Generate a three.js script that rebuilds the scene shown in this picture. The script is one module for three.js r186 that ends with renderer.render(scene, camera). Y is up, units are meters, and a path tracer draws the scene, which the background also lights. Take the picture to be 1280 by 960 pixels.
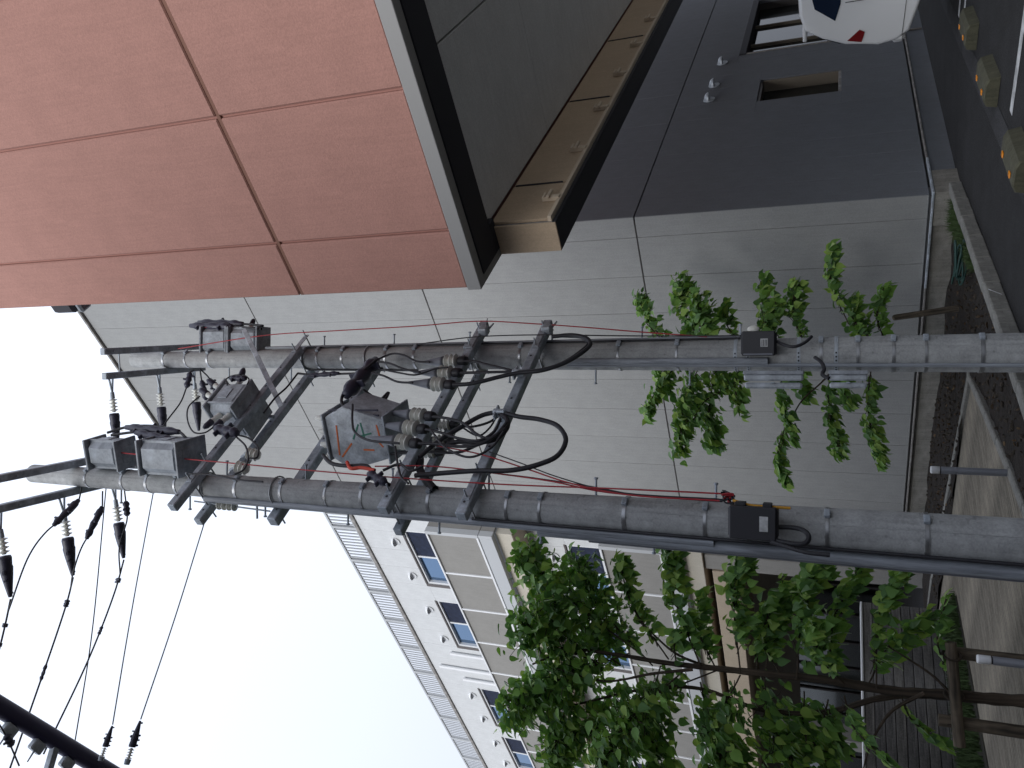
import * as THREE from 'three';
import { ConvexGeometry } from 'three/addons/geometries/ConvexGeometry.js';
import { mergeGeometries, toCreasedNormals } from 'three/addons/utils/BufferGeometryUtils.js';

// ---------------------------------------------------------------- camera, sky, sun, exposure
const scene = new THREE.Scene();
const FOC = 985, PITCH = 22.35 * Math.PI / 180, ROLL = 0.35 * Math.PI / 180, AZ = 50.2 * Math.PI / 180, EYE = 1.5;
const vF = new THREE.Vector3(Math.sin(AZ), 0, -Math.cos(AZ)), vR = new THREE.Vector3(Math.cos(AZ), 0, Math.sin(AZ)), vU = new THREE.Vector3(0, 1, 0);
const camFwd = vF.clone().multiplyScalar(Math.cos(PITCH)).addScaledVector(vU, Math.sin(PITCH));
const camUpright = vU.clone().multiplyScalar(Math.cos(PITCH)).addScaledVector(vF, -Math.sin(PITCH));
const eye = new THREE.Vector3(0, EYE, 0);
const camera = new THREE.PerspectiveCamera(2 * Math.atan(480 / FOC) * 180 / Math.PI, 1024 / 768, 0.05, 2000);
camera.position.copy(eye);
// the photograph was taken with the camera turned a quarter: the top of the picture is the right-hand side of the place
camera.up.copy(vR.clone().multiplyScalar(Math.cos(ROLL)).addScaledVector(camUpright, Math.sin(ROLL)));
camera.lookAt(eye.clone().add(camFwd));
scene.add(camera);
function rayDir(px, py) {
  const r = (480 - py) / FOC, d = (px - 640) / FOC, c = Math.cos(ROLL), s = Math.sin(ROLL);
  return camFwd.clone().addScaledVector(vR, r * c - d * s).addScaledVector(camUpright, -(d * c + r * s));
}
// a photo pixel carried on to the plane x, y or z = v that the thing touches
function P(px, py, ax, v) { const D = rayDir(px, py), t = (v - eye[ax]) / D[ax]; return eye.clone().addScaledVector(D, t); }

const renderer = new THREE.WebGLRenderer({ antialias: true });
renderer.toneMapping = THREE.LinearToneMapping;
renderer.toneMappingExposure = 1.5;
renderer.shadowMap.enabled = true;
renderer.shadowMap.type = THREE.PCFSoftShadowMap;

let seed = 20260;
function rnd() { seed = (seed * 1664525 + 1013904223) >>> 0; return seed / 4294967296; }
const rr = (a, b) => a + (b - a) * rnd();
function hash2(x, y, s) { let n = Math.imul(x, 374761393) + Math.imul(y, 668265263) + Math.imul(s, 974634777); n = Math.imul(n ^ (n >>> 13), 1274126177); return ((n ^ (n >>> 16)) >>> 0) / 4294967296; }
function vnoise(x, y, per, s) {
  const xi = Math.floor(x), yi = Math.floor(y), fx = x - xi, fy = y - yi, m = (a) => ((a % per) + per) % per;
  const u = fx * fx * (3 - 2 * fx), v = fy * fy * (3 - 2 * fy);
  const a = hash2(m(xi), m(yi), s), b = hash2(m(xi + 1), m(yi), s), c = hash2(m(xi), m(yi + 1), s), d = hash2(m(xi + 1), m(yi + 1), s);
  return a + (b - a) * u + (c - a) * v + (a - b - c + d) * u * v;
}
function fbm(x, y, per, s, oct) { let t = 0, w = 0.5, n = 0; for (let o = 0; o < oct; o++) { t += w * vnoise(x, y, per, s + o); n += w; w *= 0.5; x *= 2; y *= 2; per *= 2; } return t / n; }

// overcast sky: an even bright cloud sheet, a little brighter overhead, with soft cloud mottling
{
  const W = 256, H = 128, data = new Float32Array(W * H * 4);
  for (let j = 0; j < H; j++) for (let i = 0; i < W; i++) {
    const el = ((j + 0.5) / H - 0.5) * Math.PI, se = Math.max(0, Math.sin(el));
    const cl = fbm(i / W * 8, j / H * 5, 8, 71, 4) - 0.5;
    const L = 0.45 + 0.44 * se + 0.09 * cl;
    const k = (j * W + i) * 4, g = el < 0 ? 0.25 : 1;
    data[k] = L * 0.925 * g; data[k + 1] = L * 1.0 * g; data[k + 2] = L * 1.16 * g; data[k + 3] = 1;
  }
  const t = new THREE.DataTexture(data, W, H, THREE.RGBAFormat, THREE.FloatType);
  t.mapping = THREE.EquirectangularReflectionMapping; t.magFilter = THREE.LinearFilter; t.minFilter = THREE.LinearFilter; t.needsUpdate = true;
  scene.background = t; scene.environment = t;
}
const sun = new THREE.DirectionalLight(new THREE.Color(1, 0.985, 0.95), 1.45);
sun.position.set(-29, 21, 5); sun.target.position.set(5, 3, -5);
sun.castShadow = true; sun.shadow.radius = 70; sun.shadow.mapSize.set(2048, 2048);
Object.assign(sun.shadow.camera, { left: -35, right: 35, top: 30, bottom: -30, near: 1, far: 100 });
scene.add(sun, sun.target);

// ---------------------------------------------------------------- helpers
const V3 = (x, y, z) => new THREE.Vector3(x, y, z);
const used = new Map();
function numbered(n) { const k = used.get(n) || 0; used.set(n, k + 1); return k ? n + '_' + String(k).padStart(3, '0') : n; }
function add(parent, name, geo, mat, pos, rot) {
  const m = new THREE.Mesh(geo, mat); m.name = parent === scene ? numbered(name) : name; m.castShadow = m.receiveShadow = true;
  if (pos) m.position.copy(pos); if (rot) m.rotation.set(rot[0], rot[1], rot[2]);
  parent.add(m); return m;
}
function thing(name, label, category, pos, turn = 0, group) {
  const o = new THREE.Group(); o.name = numbered(name); if (pos) o.position.copy(pos); o.rotation.y = turn;
  o.userData = { label, category }; if (group) o.userData.group = group; scene.add(o); return o;
}
function tag(o, label, category, group) { o.userData.label = label; o.userData.category = category; if (group) o.userData.group = group; return o; }
function struct(name, geo, mat, pos, rot) { const m = add(scene, name, geo, mat, pos, rot); m.userData.kind = 'structure'; return m; }
// world-scale texture coordinates from the face direction (metres)
function triUV(g0) {
  const g = g0.index ? g0.toNonIndexed() : g0; const p = g.attributes.position, uv = new Float32Array(p.count * 2);
  const a = V3(), b = V3(), c = V3(), n = V3();
  for (let i = 0; i < p.count; i += 3) {
    a.fromBufferAttribute(p, i); b.fromBufferAttribute(p, i + 1); c.fromBufferAttribute(p, i + 2);
    n.copy(b).sub(a).cross(c.clone().sub(a)); const ax = Math.abs(n.x), ay = Math.abs(n.y), az = Math.abs(n.z);
    [a, b, c].forEach((v, k) => {
      const j = (i + k) * 2;
      if (ax >= ay && ax >= az) { uv[j] = v.z; uv[j + 1] = v.y; } else if (ay >= az) { uv[j] = v.x; uv[j + 1] = v.z; } else { uv[j] = v.x; uv[j + 1] = v.y; }
    });
  }
  g.setAttribute('uv', new THREE.BufferAttribute(uv, 2)); return g;
}
const boxCache = new Map();
function cbox(w, h, d, b = 0.006) {   // a box with chamfered edges, centred
  const key = [w, h, d, b].map((v) => v.toFixed(3)).join();
  if (boxCache.has(key)) return boxCache.get(key);
  b = Math.min(b, w * 0.3, h * 0.3, d * 0.3); const pts = [];
  for (const sx of [-1, 1]) for (const sy of [-1, 1]) for (const sz of [-1, 1]) {
    const x = sx * w / 2, y = sy * h / 2, z = sz * d / 2;
    pts.push(V3(x - sx * b, y - sy * b, z), V3(x - sx * b, y, z - sz * b), V3(x, y - sy * b, z - sz * b));
  }
  const g = triUV(new ConvexGeometry(pts)); boxCache.set(key, g); return g;
}
function boxGeo(x0, x1, y0, y1, z0, z1) { const g = new THREE.BoxGeometry(x1 - x0, y1 - y0, z1 - z0); g.translate((x0 + x1) / 2, (y0 + y1) / 2, (z0 + z1) / 2); return triUV(g); }
function block(parent, name, mat, x0, x1, y0, y1, z0, z1, b = 0.006) {
  return add(parent, name, cbox(Math.abs(x1 - x0), Math.abs(y1 - y0), Math.abs(z1 - z0), b), mat, V3((x0 + x1) / 2, (y0 + y1) / 2, (z0 + z1) / 2));
}
function tubeGeo(pts, r, seg = 6, radial = 8, tension) {
  const c = new THREE.CatmullRomCurve3(pts, false, 'centripetal', tension);
  return new THREE.TubeGeometry(c, Math.max(2, (pts.length - 1) * seg), r, radial, false);
}
function rod(parent, name, a, b, r0, r1, mat, seg = 10) {
  const d = b.clone().sub(a), g = new THREE.CylinderGeometry(r1, r0, d.length(), seg, 1), uv = g.attributes.uv; for (let i = 0; i < uv.count; i++) uv.setXY(i, uv.getY(i) * d.length(), uv.getX(i) * 0.3);
  const m = add(parent, name, g, mat, a.clone().addScaledVector(d, 0.5)); m.quaternion.setFromUnitVectors(V3(0, 1, 0), d.normalize()); return m;
}
function bar(parent, name, a, b, w, h, mat, ch = 0.004) {   // a square bar from a to b, h measured upright
  const d = b.clone().sub(a), L = d.length(), m = add(parent, name, cbox(L, h, w, ch), mat, a.clone().addScaledVector(d, 0.5));
  d.normalize(); const zz = V3().crossVectors(d, V3(0, 1, 0)); if (zz.lengthSq() < 1e-4) zz.set(0, 0, 1); zz.normalize(); const yy = V3().crossVectors(zz, d);
  m.quaternion.setFromRotationMatrix(new THREE.Matrix4().makeBasis(d, yy, zz)); return m;
}
function latheGeo(pr, seg = 18) { return new THREE.LatheGeometry(pr.map((q) => new THREE.Vector2(q[0], q[1])), seg); }

// ---------------------------------------------------------------- textures and materials
function makeTex(size, fn, srgb = true) {
  const d = new Uint8Array(size * size * 4);
  for (let j = 0; j < size; j++) for (let i = 0; i < size; i++) { const c = fn(i / size, j / size), k = (j * size + i) * 4; d[k] = c[0] * 255; d[k + 1] = c[1] * 255; d[k + 2] = c[2] * 255; d[k + 3] = 255; }
  const t = new THREE.DataTexture(d, size, size); t.wrapS = t.wrapT = THREE.RepeatWrapping; t.magFilter = THREE.LinearFilter; t.minFilter = THREE.LinearMipmapLinearFilter; t.generateMipmaps = true;
  if (srgb) t.colorSpace = THREE.SRGBColorSpace; t.needsUpdate = true; return t;
}
const cl = (v) => Math.max(0, Math.min(1, v));
function rep(t, u, v) { const c = t.clone(); c.repeat.set(u, v); c.needsUpdate = true; return c; }
// stucco: fine sand grain plus faint blotches and rain streaks
const texStucco = makeTex(512, (u, v) => { const g = fbm(u * 128, v * 128, 128, 3, 2), b = fbm(u * 5, v * 5, 5, 9, 4), s = fbm(u * 60, v * 3, 60, 15, 3); const k = cl(0.92 + (g - 0.5) * 0.10 + (b - 0.5) * 0.05 + (s - 0.5) * 0.05); return [k, k, k * 0.995]; });
const texGrain = makeTex(512, (u, v) => { const k = cl(fbm(u * 150, v * 150, 150, 31, 2)); return [k, k, k]; }, false);
const texConcrete = makeTex(512, (u, v) => {
  const g = fbm(u * 90, v * 90, 90, 21, 3), b = fbm(u * 6, v * 9, 6, 27, 4), st = fbm(u * 40, v * 2, 40, 33, 3), sp = vnoise(u * 22, v * 22, 22, 41);
  const k = cl(0.88 + (g - 0.5) * 0.14 + (b - 0.5) * 0.22 + (st - 0.5) * 0.14 - (sp > 0.9 ? (sp - 0.9) * 1.5 : 0)); return [k, k * 1.0, k * 0.99];
});
const texWalk = makeTex(512, (u, v) => { const a = fbm(u * 3, v * 70, 3, 51, 3), b = fbm(u * 8, v * 30, 8, 55, 3), g = fbm(u * 120, v * 120, 120, 57, 2); const k = cl(0.80 + (a - 0.5) * 0.55 + (b - 0.5) * 0.3 + (g - 0.5) * 0.2); return [k, k * 0.985, k * 0.955]; });
const texSoil = makeTex(512, (u, v) => { const a = fbm(u * 24, v * 24, 24, 61, 4), g = fbm(u * 120, v * 120, 120, 63, 2), w = vnoise(u * 60, v * 60, 60, 65); const k = cl(0.18 + a * 0.45 + g * 0.3); return w > 0.9 ? [k * 1.5, k * 1.3, k] : [k, k * 0.9, k * 0.8]; });
const texAsphalt = makeTex(512, (u, v) => { const g = hash2(Math.floor(u * 256), Math.floor(v * 256), 5), b = fbm(u * 6, v * 6, 6, 67, 4); const k = cl(0.55 + (g - 0.5) * 0.5 + (b - 0.5) * 0.35); return [k, k, k * 1.02]; });
const texSteel = makeTex(256, (u, v) => { const b = fbm(u * 12, v * 12, 12, 81, 4), g = fbm(u * 60, v * 60, 60, 83, 2); const k = cl(0.85 + (b - 0.5) * 0.4 + (g - 0.5) * 0.15); return [k, k, k]; });
const texWood = makeTex(256, (u, v) => { const a = fbm(u * 3, v * 50, 3, 91, 3), b = fbm(u * 10, v * 10, 10, 93, 3); const k = cl(0.62 + (a - 0.5) * 0.6 + (b - 0.5) * 0.3); return [k, k * 0.94, k * 0.86]; });
function mat(r, g, b, o = {}) { const m = new THREE.MeshStandardMaterial({ roughness: 0.8, metalness: 0, ...o }); m.color.setRGB(r, g, b); return m; }
const bumpOf = (t, s) => ({ bumpMap: t, bumpScale: s });
const M = {
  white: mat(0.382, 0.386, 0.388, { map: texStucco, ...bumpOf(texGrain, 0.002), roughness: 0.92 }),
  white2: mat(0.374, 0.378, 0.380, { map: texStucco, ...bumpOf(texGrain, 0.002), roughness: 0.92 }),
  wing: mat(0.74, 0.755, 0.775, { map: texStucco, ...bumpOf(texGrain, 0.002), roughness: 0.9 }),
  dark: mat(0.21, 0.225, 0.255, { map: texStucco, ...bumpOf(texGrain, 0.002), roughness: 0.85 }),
  sealant: mat(0.29, 0.29, 0.29, { roughness: 0.9 }),
  joint: mat(0.09, 0.085, 0.085, { roughness: 0.9 }),
  pink: mat(0.485, 0.255, 0.212, { map: texStucco, ...bumpOf(texGrain, 0.0012), roughness: 0.92 }),
  pinkJoint: mat(0.22, 0.11, 0.08, { roughness: 0.9 }),
  pinkSeam: mat(0.42, 0.215, 0.18, { roughness: 0.9 }),
  trim: mat(0.36, 0.34, 0.32, { map: texSteel, roughness: 0.6 }),
  blackPaint: mat(0.018, 0.018, 0.026, { roughness: 0.7 }),
  soffit: mat(0.76, 0.775, 0.79, { map: texStucco, roughness: 0.9 }),
  brown: mat(0.60, 0.46, 0.33, { map: texStucco, roughness: 0.75 }),
  brownTrim: mat(0.60, 0.50, 0.39, { roughness: 0.7 }),
  pole: mat(0.45, 0.46, 0.475, { map: texConcrete, ...bumpOf(texGrain, 0.0015), roughness: 0.85 }),
  steel: mat(0.50, 0.56, 0.63, { map: texSteel, roughness: 0.55, metalness: 0.1 }),
  band: mat(0.50, 0.51, 0.53, { map: texSteel, roughness: 0.35, metalness: 0.8 }),
  galv: mat(0.60, 0.66, 0.73, { map: texSteel, roughness: 0.45, metalness: 0.2 }),
  switchGrey: mat(0.37, 0.41, 0.46, { map: texSteel, roughness: 0.45 }),
  switchLight: mat(0.50, 0.54, 0.59, { map: texSteel, roughness: 0.45 }),
  porcelain: mat(0.74, 0.74, 0.69, { roughness: 0.2 }),
  rubber: mat(0.022, 0.022, 0.028, { roughness: 0.55 }),
  cover: mat(0.035, 0.035, 0.06, { roughness: 0.5 }),
  greyCover: mat(0.17, 0.18, 0.21, { roughness: 0.55 }),
  conduit: mat(0.38, 0.41, 0.46, { map: texSteel, roughness: 0.5 }),
  redWire: mat(0.38, 0.02, 0.03, { roughness: 0.5 }),
  redPaint: mat(0.42, 0.05, 0.07, { roughness: 0.6 }),
  soil: mat(0.045, 0.036, 0.03, { map: texSoil, ...bumpOf(texSoil, 0.03), roughness: 1 }),
  asphalt: mat(0.042, 0.041, 0.043, { map: texAsphalt, ...bumpOf(texGrain, 0.004), roughness: 0.9 }),
  walk: mat(0.29, 0.265, 0.225, { map: texWalk, ...bumpOf(texWalk, 0.004), roughness: 0.95 }),
  kerb: mat(0.27, 0.265, 0.25, { map: texConcrete, roughness: 0.9 }),
  paint: mat(0.72, 0.73, 0.74, { map: texSteel, roughness: 0.7 }),
  glassDark: mat(0.012, 0.02, 0.045, { roughness: 0.12 }),
  screenDark: mat(0.022, 0.032, 0.07, { map: texSteel, roughness: 0.95 }),
  glassBlue: mat(0.15, 0.24, 0.37, { roughness: 0.06, metalness: 0.9 }),
  glassSmoke: mat(0.012, 0.016, 0.018, { roughness: 0.06 }),
  frameWhite: mat(0.74, 0.75, 0.77, { roughness: 0.4 }),
  frameBrown: mat(0.10, 0.085, 0.08, { roughness: 0.5 }),
  louvre: mat(0.31, 0.30, 0.285, { map: texStucco, roughness: 0.8 }),
  cream: mat(0.62, 0.58, 0.50, { map: texStucco, roughness: 0.85 }),
  aluminium: mat(0.46, 0.475, 0.49, { roughness: 0.5, metalness: 0.05 }),
  plinth: mat(0.34, 0.325, 0.30, { map: texConcrete, ...bumpOf(texGrain, 0.002), roughness: 0.95 }),
  drip: mat(0.30, 0.295, 0.29, { roughness: 0.6 }),
  beige: mat(0.52, 0.43, 0.33, { map: texStucco, roughness: 0.85 }),
  bark: mat(0.13, 0.11, 0.095, { map: texWood, ...bumpOf(texWood, 0.006), roughness: 0.95 }),
  wood: mat(0.25, 0.23, 0.205, { map: texWood, ...bumpOf(texWood, 0.004), roughness: 0.9 }),
};
M.asphalt.map = rep(texAsphalt, 0.6, 0.6);
M.soil.map = rep(texSoil, 0.8, 0.8); M.soil.bumpMap = M.soil.map;
M.walk.map = rep(texWalk, 0.7, 0.7); M.walk.bumpMap = M.walk.map;
// ---------------------------------------------------------------- ground
{
  const g = new THREE.PlaneGeometry(1600, 1600); g.rotateX(-Math.PI / 2);
  const p = g.attributes.position, uv = g.attributes.uv; for (let i = 0; i < p.count; i++) uv.setXY(i, p.getX(i), p.getZ(i));
  struct('ground', g, M.asphalt);
}
function sheet(name, pts, y, m, parent) {   // flat polygon on the ground given as x,z pairs
  const s = new THREE.Shape(pts.map(([x, z]) => new THREE.Vector2(x, -z))); const g = new THREE.ShapeGeometry(s); g.rotateX(-Math.PI / 2);
  const q = triUV(g); q.computeVertexNormals(); const o = add(parent || scene, name, q, m, V3(0, y, 0)); if (!parent) o.userData.kind = 'structure'; return o;
}
// planting bed: a bumpy sheet of soil between the asphalt and the walkway
function soilBed(name, x0, x1, z0, z1, inside, amp, m) {
  const nx = Math.round((x1 - x0) / 0.07), nz = Math.round((z1 - z0) / 0.07), pos = [], idx = [], uv = [];
  for (let j = 0; j <= nz; j++) for (let i = 0; i <= nx; i++) {
    const x = x0 + (x1 - x0) * i / nx, z = z0 + (z1 - z0) * j / nz;
    pos.push(x, -0.005 + amp * (fbm(x * 2.2 + 40, z * 2.2 + 40, 400, 5, 4)), z); uv.push(x, z);
  }
  for (let j = 0; j < nz; j++) for (let i = 0; i < nx; i++) {
    const x = x0 + (x1 - x0) * (i + 0.5) / nx, z = z0 + (z1 - z0) * (j + 0.5) / nz; if (!inside(x, z)) continue;
    const a = j * (nx + 1) + i, b = a + 1, c = a + nx + 1, d = c + 1; idx.push(a, c, b, b, c, d);
  }
  const g = new THREE.BufferGeometry(); g.setAttribute('position', new THREE.Float32BufferAttribute(pos, 3)); g.setAttribute('uv', new THREE.Float32BufferAttribute(uv, 2)); g.setIndex(idx); g.computeVertexNormals();
  return struct(name, g, m);
}
// edges read off the photograph: lines on the ground in x,z
const K0 = [10.75, -5.5], K1 = [6.36, -4.86], K2 = [2.0, -4.35];            // kerb between asphalt and bed
const A = [8.3, -6.72], B1 = [5.85, -5.86], B2 = [2.2, -4.75];              // walkway, edge towards the bed
const C1 = [8.78, -9.7], C2 = [9.1, -11.6];                                 // walkway, edge towards the building
const zAt = (a, b, x) => a[1] + (b[1] - a[1]) * (x - a[0]) / (b[0] - a[0]);
const kerbZ = (x) => x > 6.36 ? zAt(K0, K1, x) : zAt(K1, K2, x);
const walkZ = (x) => x > 5.85 ? zAt(A, B1, x) : zAt(B1, B2, x);
soilBed('planting_bed', 2, 10.75, -13, -4.3, (x, z) => z < kerbZ(x) - 0.03 && (x > 8.34 ? true : z > walkZ(x) + 0.02), 0.085, M.soil);
sheet('walkway', [A, C1, C2, [9.1, -30], [-30, -30], [-30, -4.7], B2, B1].map((q) => [...q]), 0.012, M.walk);
// kerbs, laid as separate stones
function kerbRun(pts, w, h, len, m) {
  const k = struct('kerb', new THREE.BoxGeometry(0.01, 0.005, 0.01), m, V3(pts[0][0], 0.001, pts[0][1])); const o = k.position;
  for (let s = 0; s < pts.length - 1; s++) {
    const a = V3(pts[s][0], h / 2, pts[s][1]), b = V3(pts[s + 1][0], h / 2, pts[s + 1][1]), L = a.distanceTo(b), n = Math.max(1, Math.round(L / len));
    for (let i = 0; i < n; i++) {
      const p0 = a.clone().lerp(b, i / n + 0.004 / L), p1 = a.clone().lerp(b, (i + 1) / n - 0.004 / L);
      bar(k, 'kerb_stone', p0.sub(o), p1.sub(o), w, h + rr(-0.006, 0.006), m, 0.012);
    }
  }
}
kerbRun([[10.7, -5.5], K1, K2], 0.13, 0.15, 0.6, M.kerb);
kerbRun([A, B1, B2], 0.10, 0.07, 0.6, M.kerb);
kerbRun([A, C1, C2, [9.1, -13]], 0.09, 0.06, 0.9, M.kerb);
// painted stall lines under the overhang
for (const [xc, z0] of [[8.22, -3.52], [11.95, -3.75], [12.45, -3.9]]) sheet('stall_line', [[xc - 0.07, z0], [xc + 0.07, z0], [xc + 0.07, 1.5], [xc - 0.07, 1.5]], 0.005, M.paint);
// slightly paler concrete gutter strip along the driving lane
sheet('gutter_strip', [[7.2, -3.62], [22, -4.5], [22, -4.75], [7.0, -3.9]], 0.004, mat(0.105, 0.105, 0.11, { map: M.asphalt.map, roughness: 0.95 }));
// dark grass verge beside the low wall and tufts in the bed
const grassMat = mat(0.05, 0.085, 0.025, { roughness: 0.9 });
function grassPatch(name, label, n, place, hMin, hMax) {
  const pos = [], idx = [];
  for (let i = 0; i < n; i++) {
    const [x, z, y] = place(); const h = rr(hMin, hMax), a = rr(0, 6.283), w = 0.006, lx = Math.cos(a), lz = Math.sin(a), b = pos.length / 3, l = rr(0.1, 0.7) * h;
    pos.push(x - lz * w, y, z + lx * w, x + lz * w, y, z - lx * w, x + lx * l * 0.4 - lz * w * 0.7, y + h * 0.6, z + lz * l * 0.4 + lx * w * 0.7, x + lx * l * 0.4 + lz * w * 0.7, y + h * 0.6, z + lz * l * 0.4 - lx * w * 0.7, x + lx * l, y + h, z + lz * l);
    idx.push(b, b + 1, b + 3, b, b + 3, b + 2, b + 2, b + 3, b + 4);
  }
  const g = new THREE.BufferGeometry(); g.setAttribute('position', new THREE.Float32BufferAttribute(pos, 3)); g.setIndex(idx); g.computeVertexNormals();
  const o = add(scene, name, g, grassMat); o.userData = { kind: 'stuff', label, category: 'grass' }; return o;
}
sheet('verge', [[7.35, -9.7], [4.0, -8.9], [3.2, -8.8], [3.2, -11.4], [7.6, -10.7]], 0.020, mat(0.045, 0.05, 0.03, { map: M.soil.map, roughness: 1 }));
grassPatch('verge_grass', 'dark green grass verge along the low board-marked wall', 9000, () => { const x = rr(3.3, 7.45), t = (x - 3.3) / 4.15; return [x, rr(-11.1 + 0.45 * t, -8.95 - 0.8 * t), 0.02]; }, 0.04, 0.14);
grassPatch('bed_grass', 'green grass growing in the soil beside the building plinth', 2600, () => { const x = rr(8.3, 10.5); return [x, kerbZ(x) - rr(0.1, 0.1 + (x - 8.0) * 0.16), 0.05]; }, 0.05, 0.16);

// ---------------------------------------------------------------- buildings: panel walls
// pieces of rectangle [u0,u1,v0,v1] left over after cutting the openings out
function cut(rects, holes) {
  for (const [a, b, c, d] of holes) {
    const out = [];
    for (const [u0, u1, v0, v1] of rects) {
      if (b <= u0 || a >= u1 || d <= v0 || c >= v1) { out.push([u0, u1, v0, v1]); continue; }
      if (v0 < c) out.push([u0, u1, v0, c]); if (v1 > d) out.push([u0, u1, d, v1]);
      const lo = Math.max(v0, c), hi = Math.min(v1, d);
      if (u0 < a) out.push([u0, a, lo, hi]); if (u1 > b) out.push([b, u1, lo, hi]);
    }
    rects = out;
  }
  return rects.filter(([u0, u1, v0, v1]) => u1 - u0 > 0.015 && v1 - v0 > 0.015);
}
// axis 'x': wall facing -x at x = at, u runs along z. axis 'z': wall facing +z at z = at, u runs along x
function panelWall(parent, axis, at, us, vs, holes, m, gu, gv, th = 0.08) {
  for (let i = 0; i < us.length - 1; i++) for (let j = 0; j < vs.length - 1; j++) {
    for (const [u0, u1, v0, v1] of cut([[us[i], us[i + 1], vs[j], vs[j + 1]]], holes)) {
      const e = rr(0, 0.0025), a = u0 + (u0 === us[i] ? gu / 2 : 0), b = u1 - (u1 === us[i + 1] ? gu / 2 : 0), c = v0 + (v0 === vs[j] ? gv / 2 : 0), d = v1 - (v1 === vs[j + 1] ? gv / 2 : 0);
      const mm = Array.isArray(m) ? m[Math.floor(rnd() * m.length)] : m;
      if (axis === 'x') block(parent, 'wall_panel', mm, at - e, at + th - e, c, d, a, b, 0.005); else block(parent, 'wall_panel', mm, a, b, c, d, at - th + e, at + e, 0.005);
    }
  }
}
function steps(a, b, s) { const o = [a]; const n = Math.abs(b - a) / s; for (let i = 1; i < n - 0.15; i++) o.push(a + Math.sign(b - a) * s * i); o.push(b); return o.sort((p, q) => p - q); }
function backing(parent, name, m, x0, x1, y0, y1, z0, z1) { return add(parent, name, boxGeo(x0, x1, y0, y1, z0, z1), m); }
function hood(parent, p, axis, m, s = 1) {   // round ventilation hood on a wall
  const g = new THREE.SphereGeometry(0.10 * s, 14, 8, 0, Math.PI * 2, 0, Math.PI / 2); g.scale(1, 0.9, 1.15);
  const o = add(parent, 'vent_hood', g, m, p.clone()); if (axis === 'x') { o.rotation.set(0, 0, 0); o.position.x -= 0.02; } else { o.position.z += 0.02; }
  const r = add(parent, 'vent_ring', new THREE.CylinderGeometry(0.11 * s, 0.11 * s, 0.02, 16), m, p.clone()); if (axis === 'x') r.rotation.z = Math.PI / 2; else r.rotation.x = Math.PI / 2;
  return o;
}
function slidingWindow(parent, axis, at, u0, u1, v0, v1, frame, mats, depth = 0.12) {
  // a two-leaf window set back in its opening: outer frame, meeting stile, two panes
  const w = add(parent, 'window', axis === 'x' ? boxGeo(at + depth + 0.03, at + depth + 0.05, v0, v1, u0, u1) : boxGeo(u0, u1, v0, v1, at - depth - 0.05, at - depth - 0.03), M.joint);
  const fr = (a, b, c, d, e0, e1, n, m) => axis === 'x' ? block(w, n, m, at + e0, at + e1, c, d, a, b, 0.004) : block(w, n, m, a, b, c, d, at - e1, at - e0, 0.004);
  const t = 0.05; fr(u0, u1, v1 - t, v1, 0.02, depth, 'frame', frame); fr(u0, u1, v0, v0 + t, 0.02, depth, 'frame', frame); fr(u0, u0 + t, v0 + t, v1 - t, 0.02, depth, 'frame', frame); fr(u1 - t, u1, v0 + t, v1 - t, 0.02, depth, 'frame', frame);
  const um = (u0 + u1) / 2; fr(um - 0.025, um + 0.025, v0 + t, v1 - t, 0.05, depth - 0.01, 'stile', frame);
  fr(u0 + t, um - 0.025, v0 + t, v1 - t, depth - 0.02, depth, 'pane', mats[0]); fr(um + 0.025, u1 - t, v0 + t, v1 - t, depth - 0.05, depth - 0.03, 'pane', mats[1]);
  return w;
}

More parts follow.
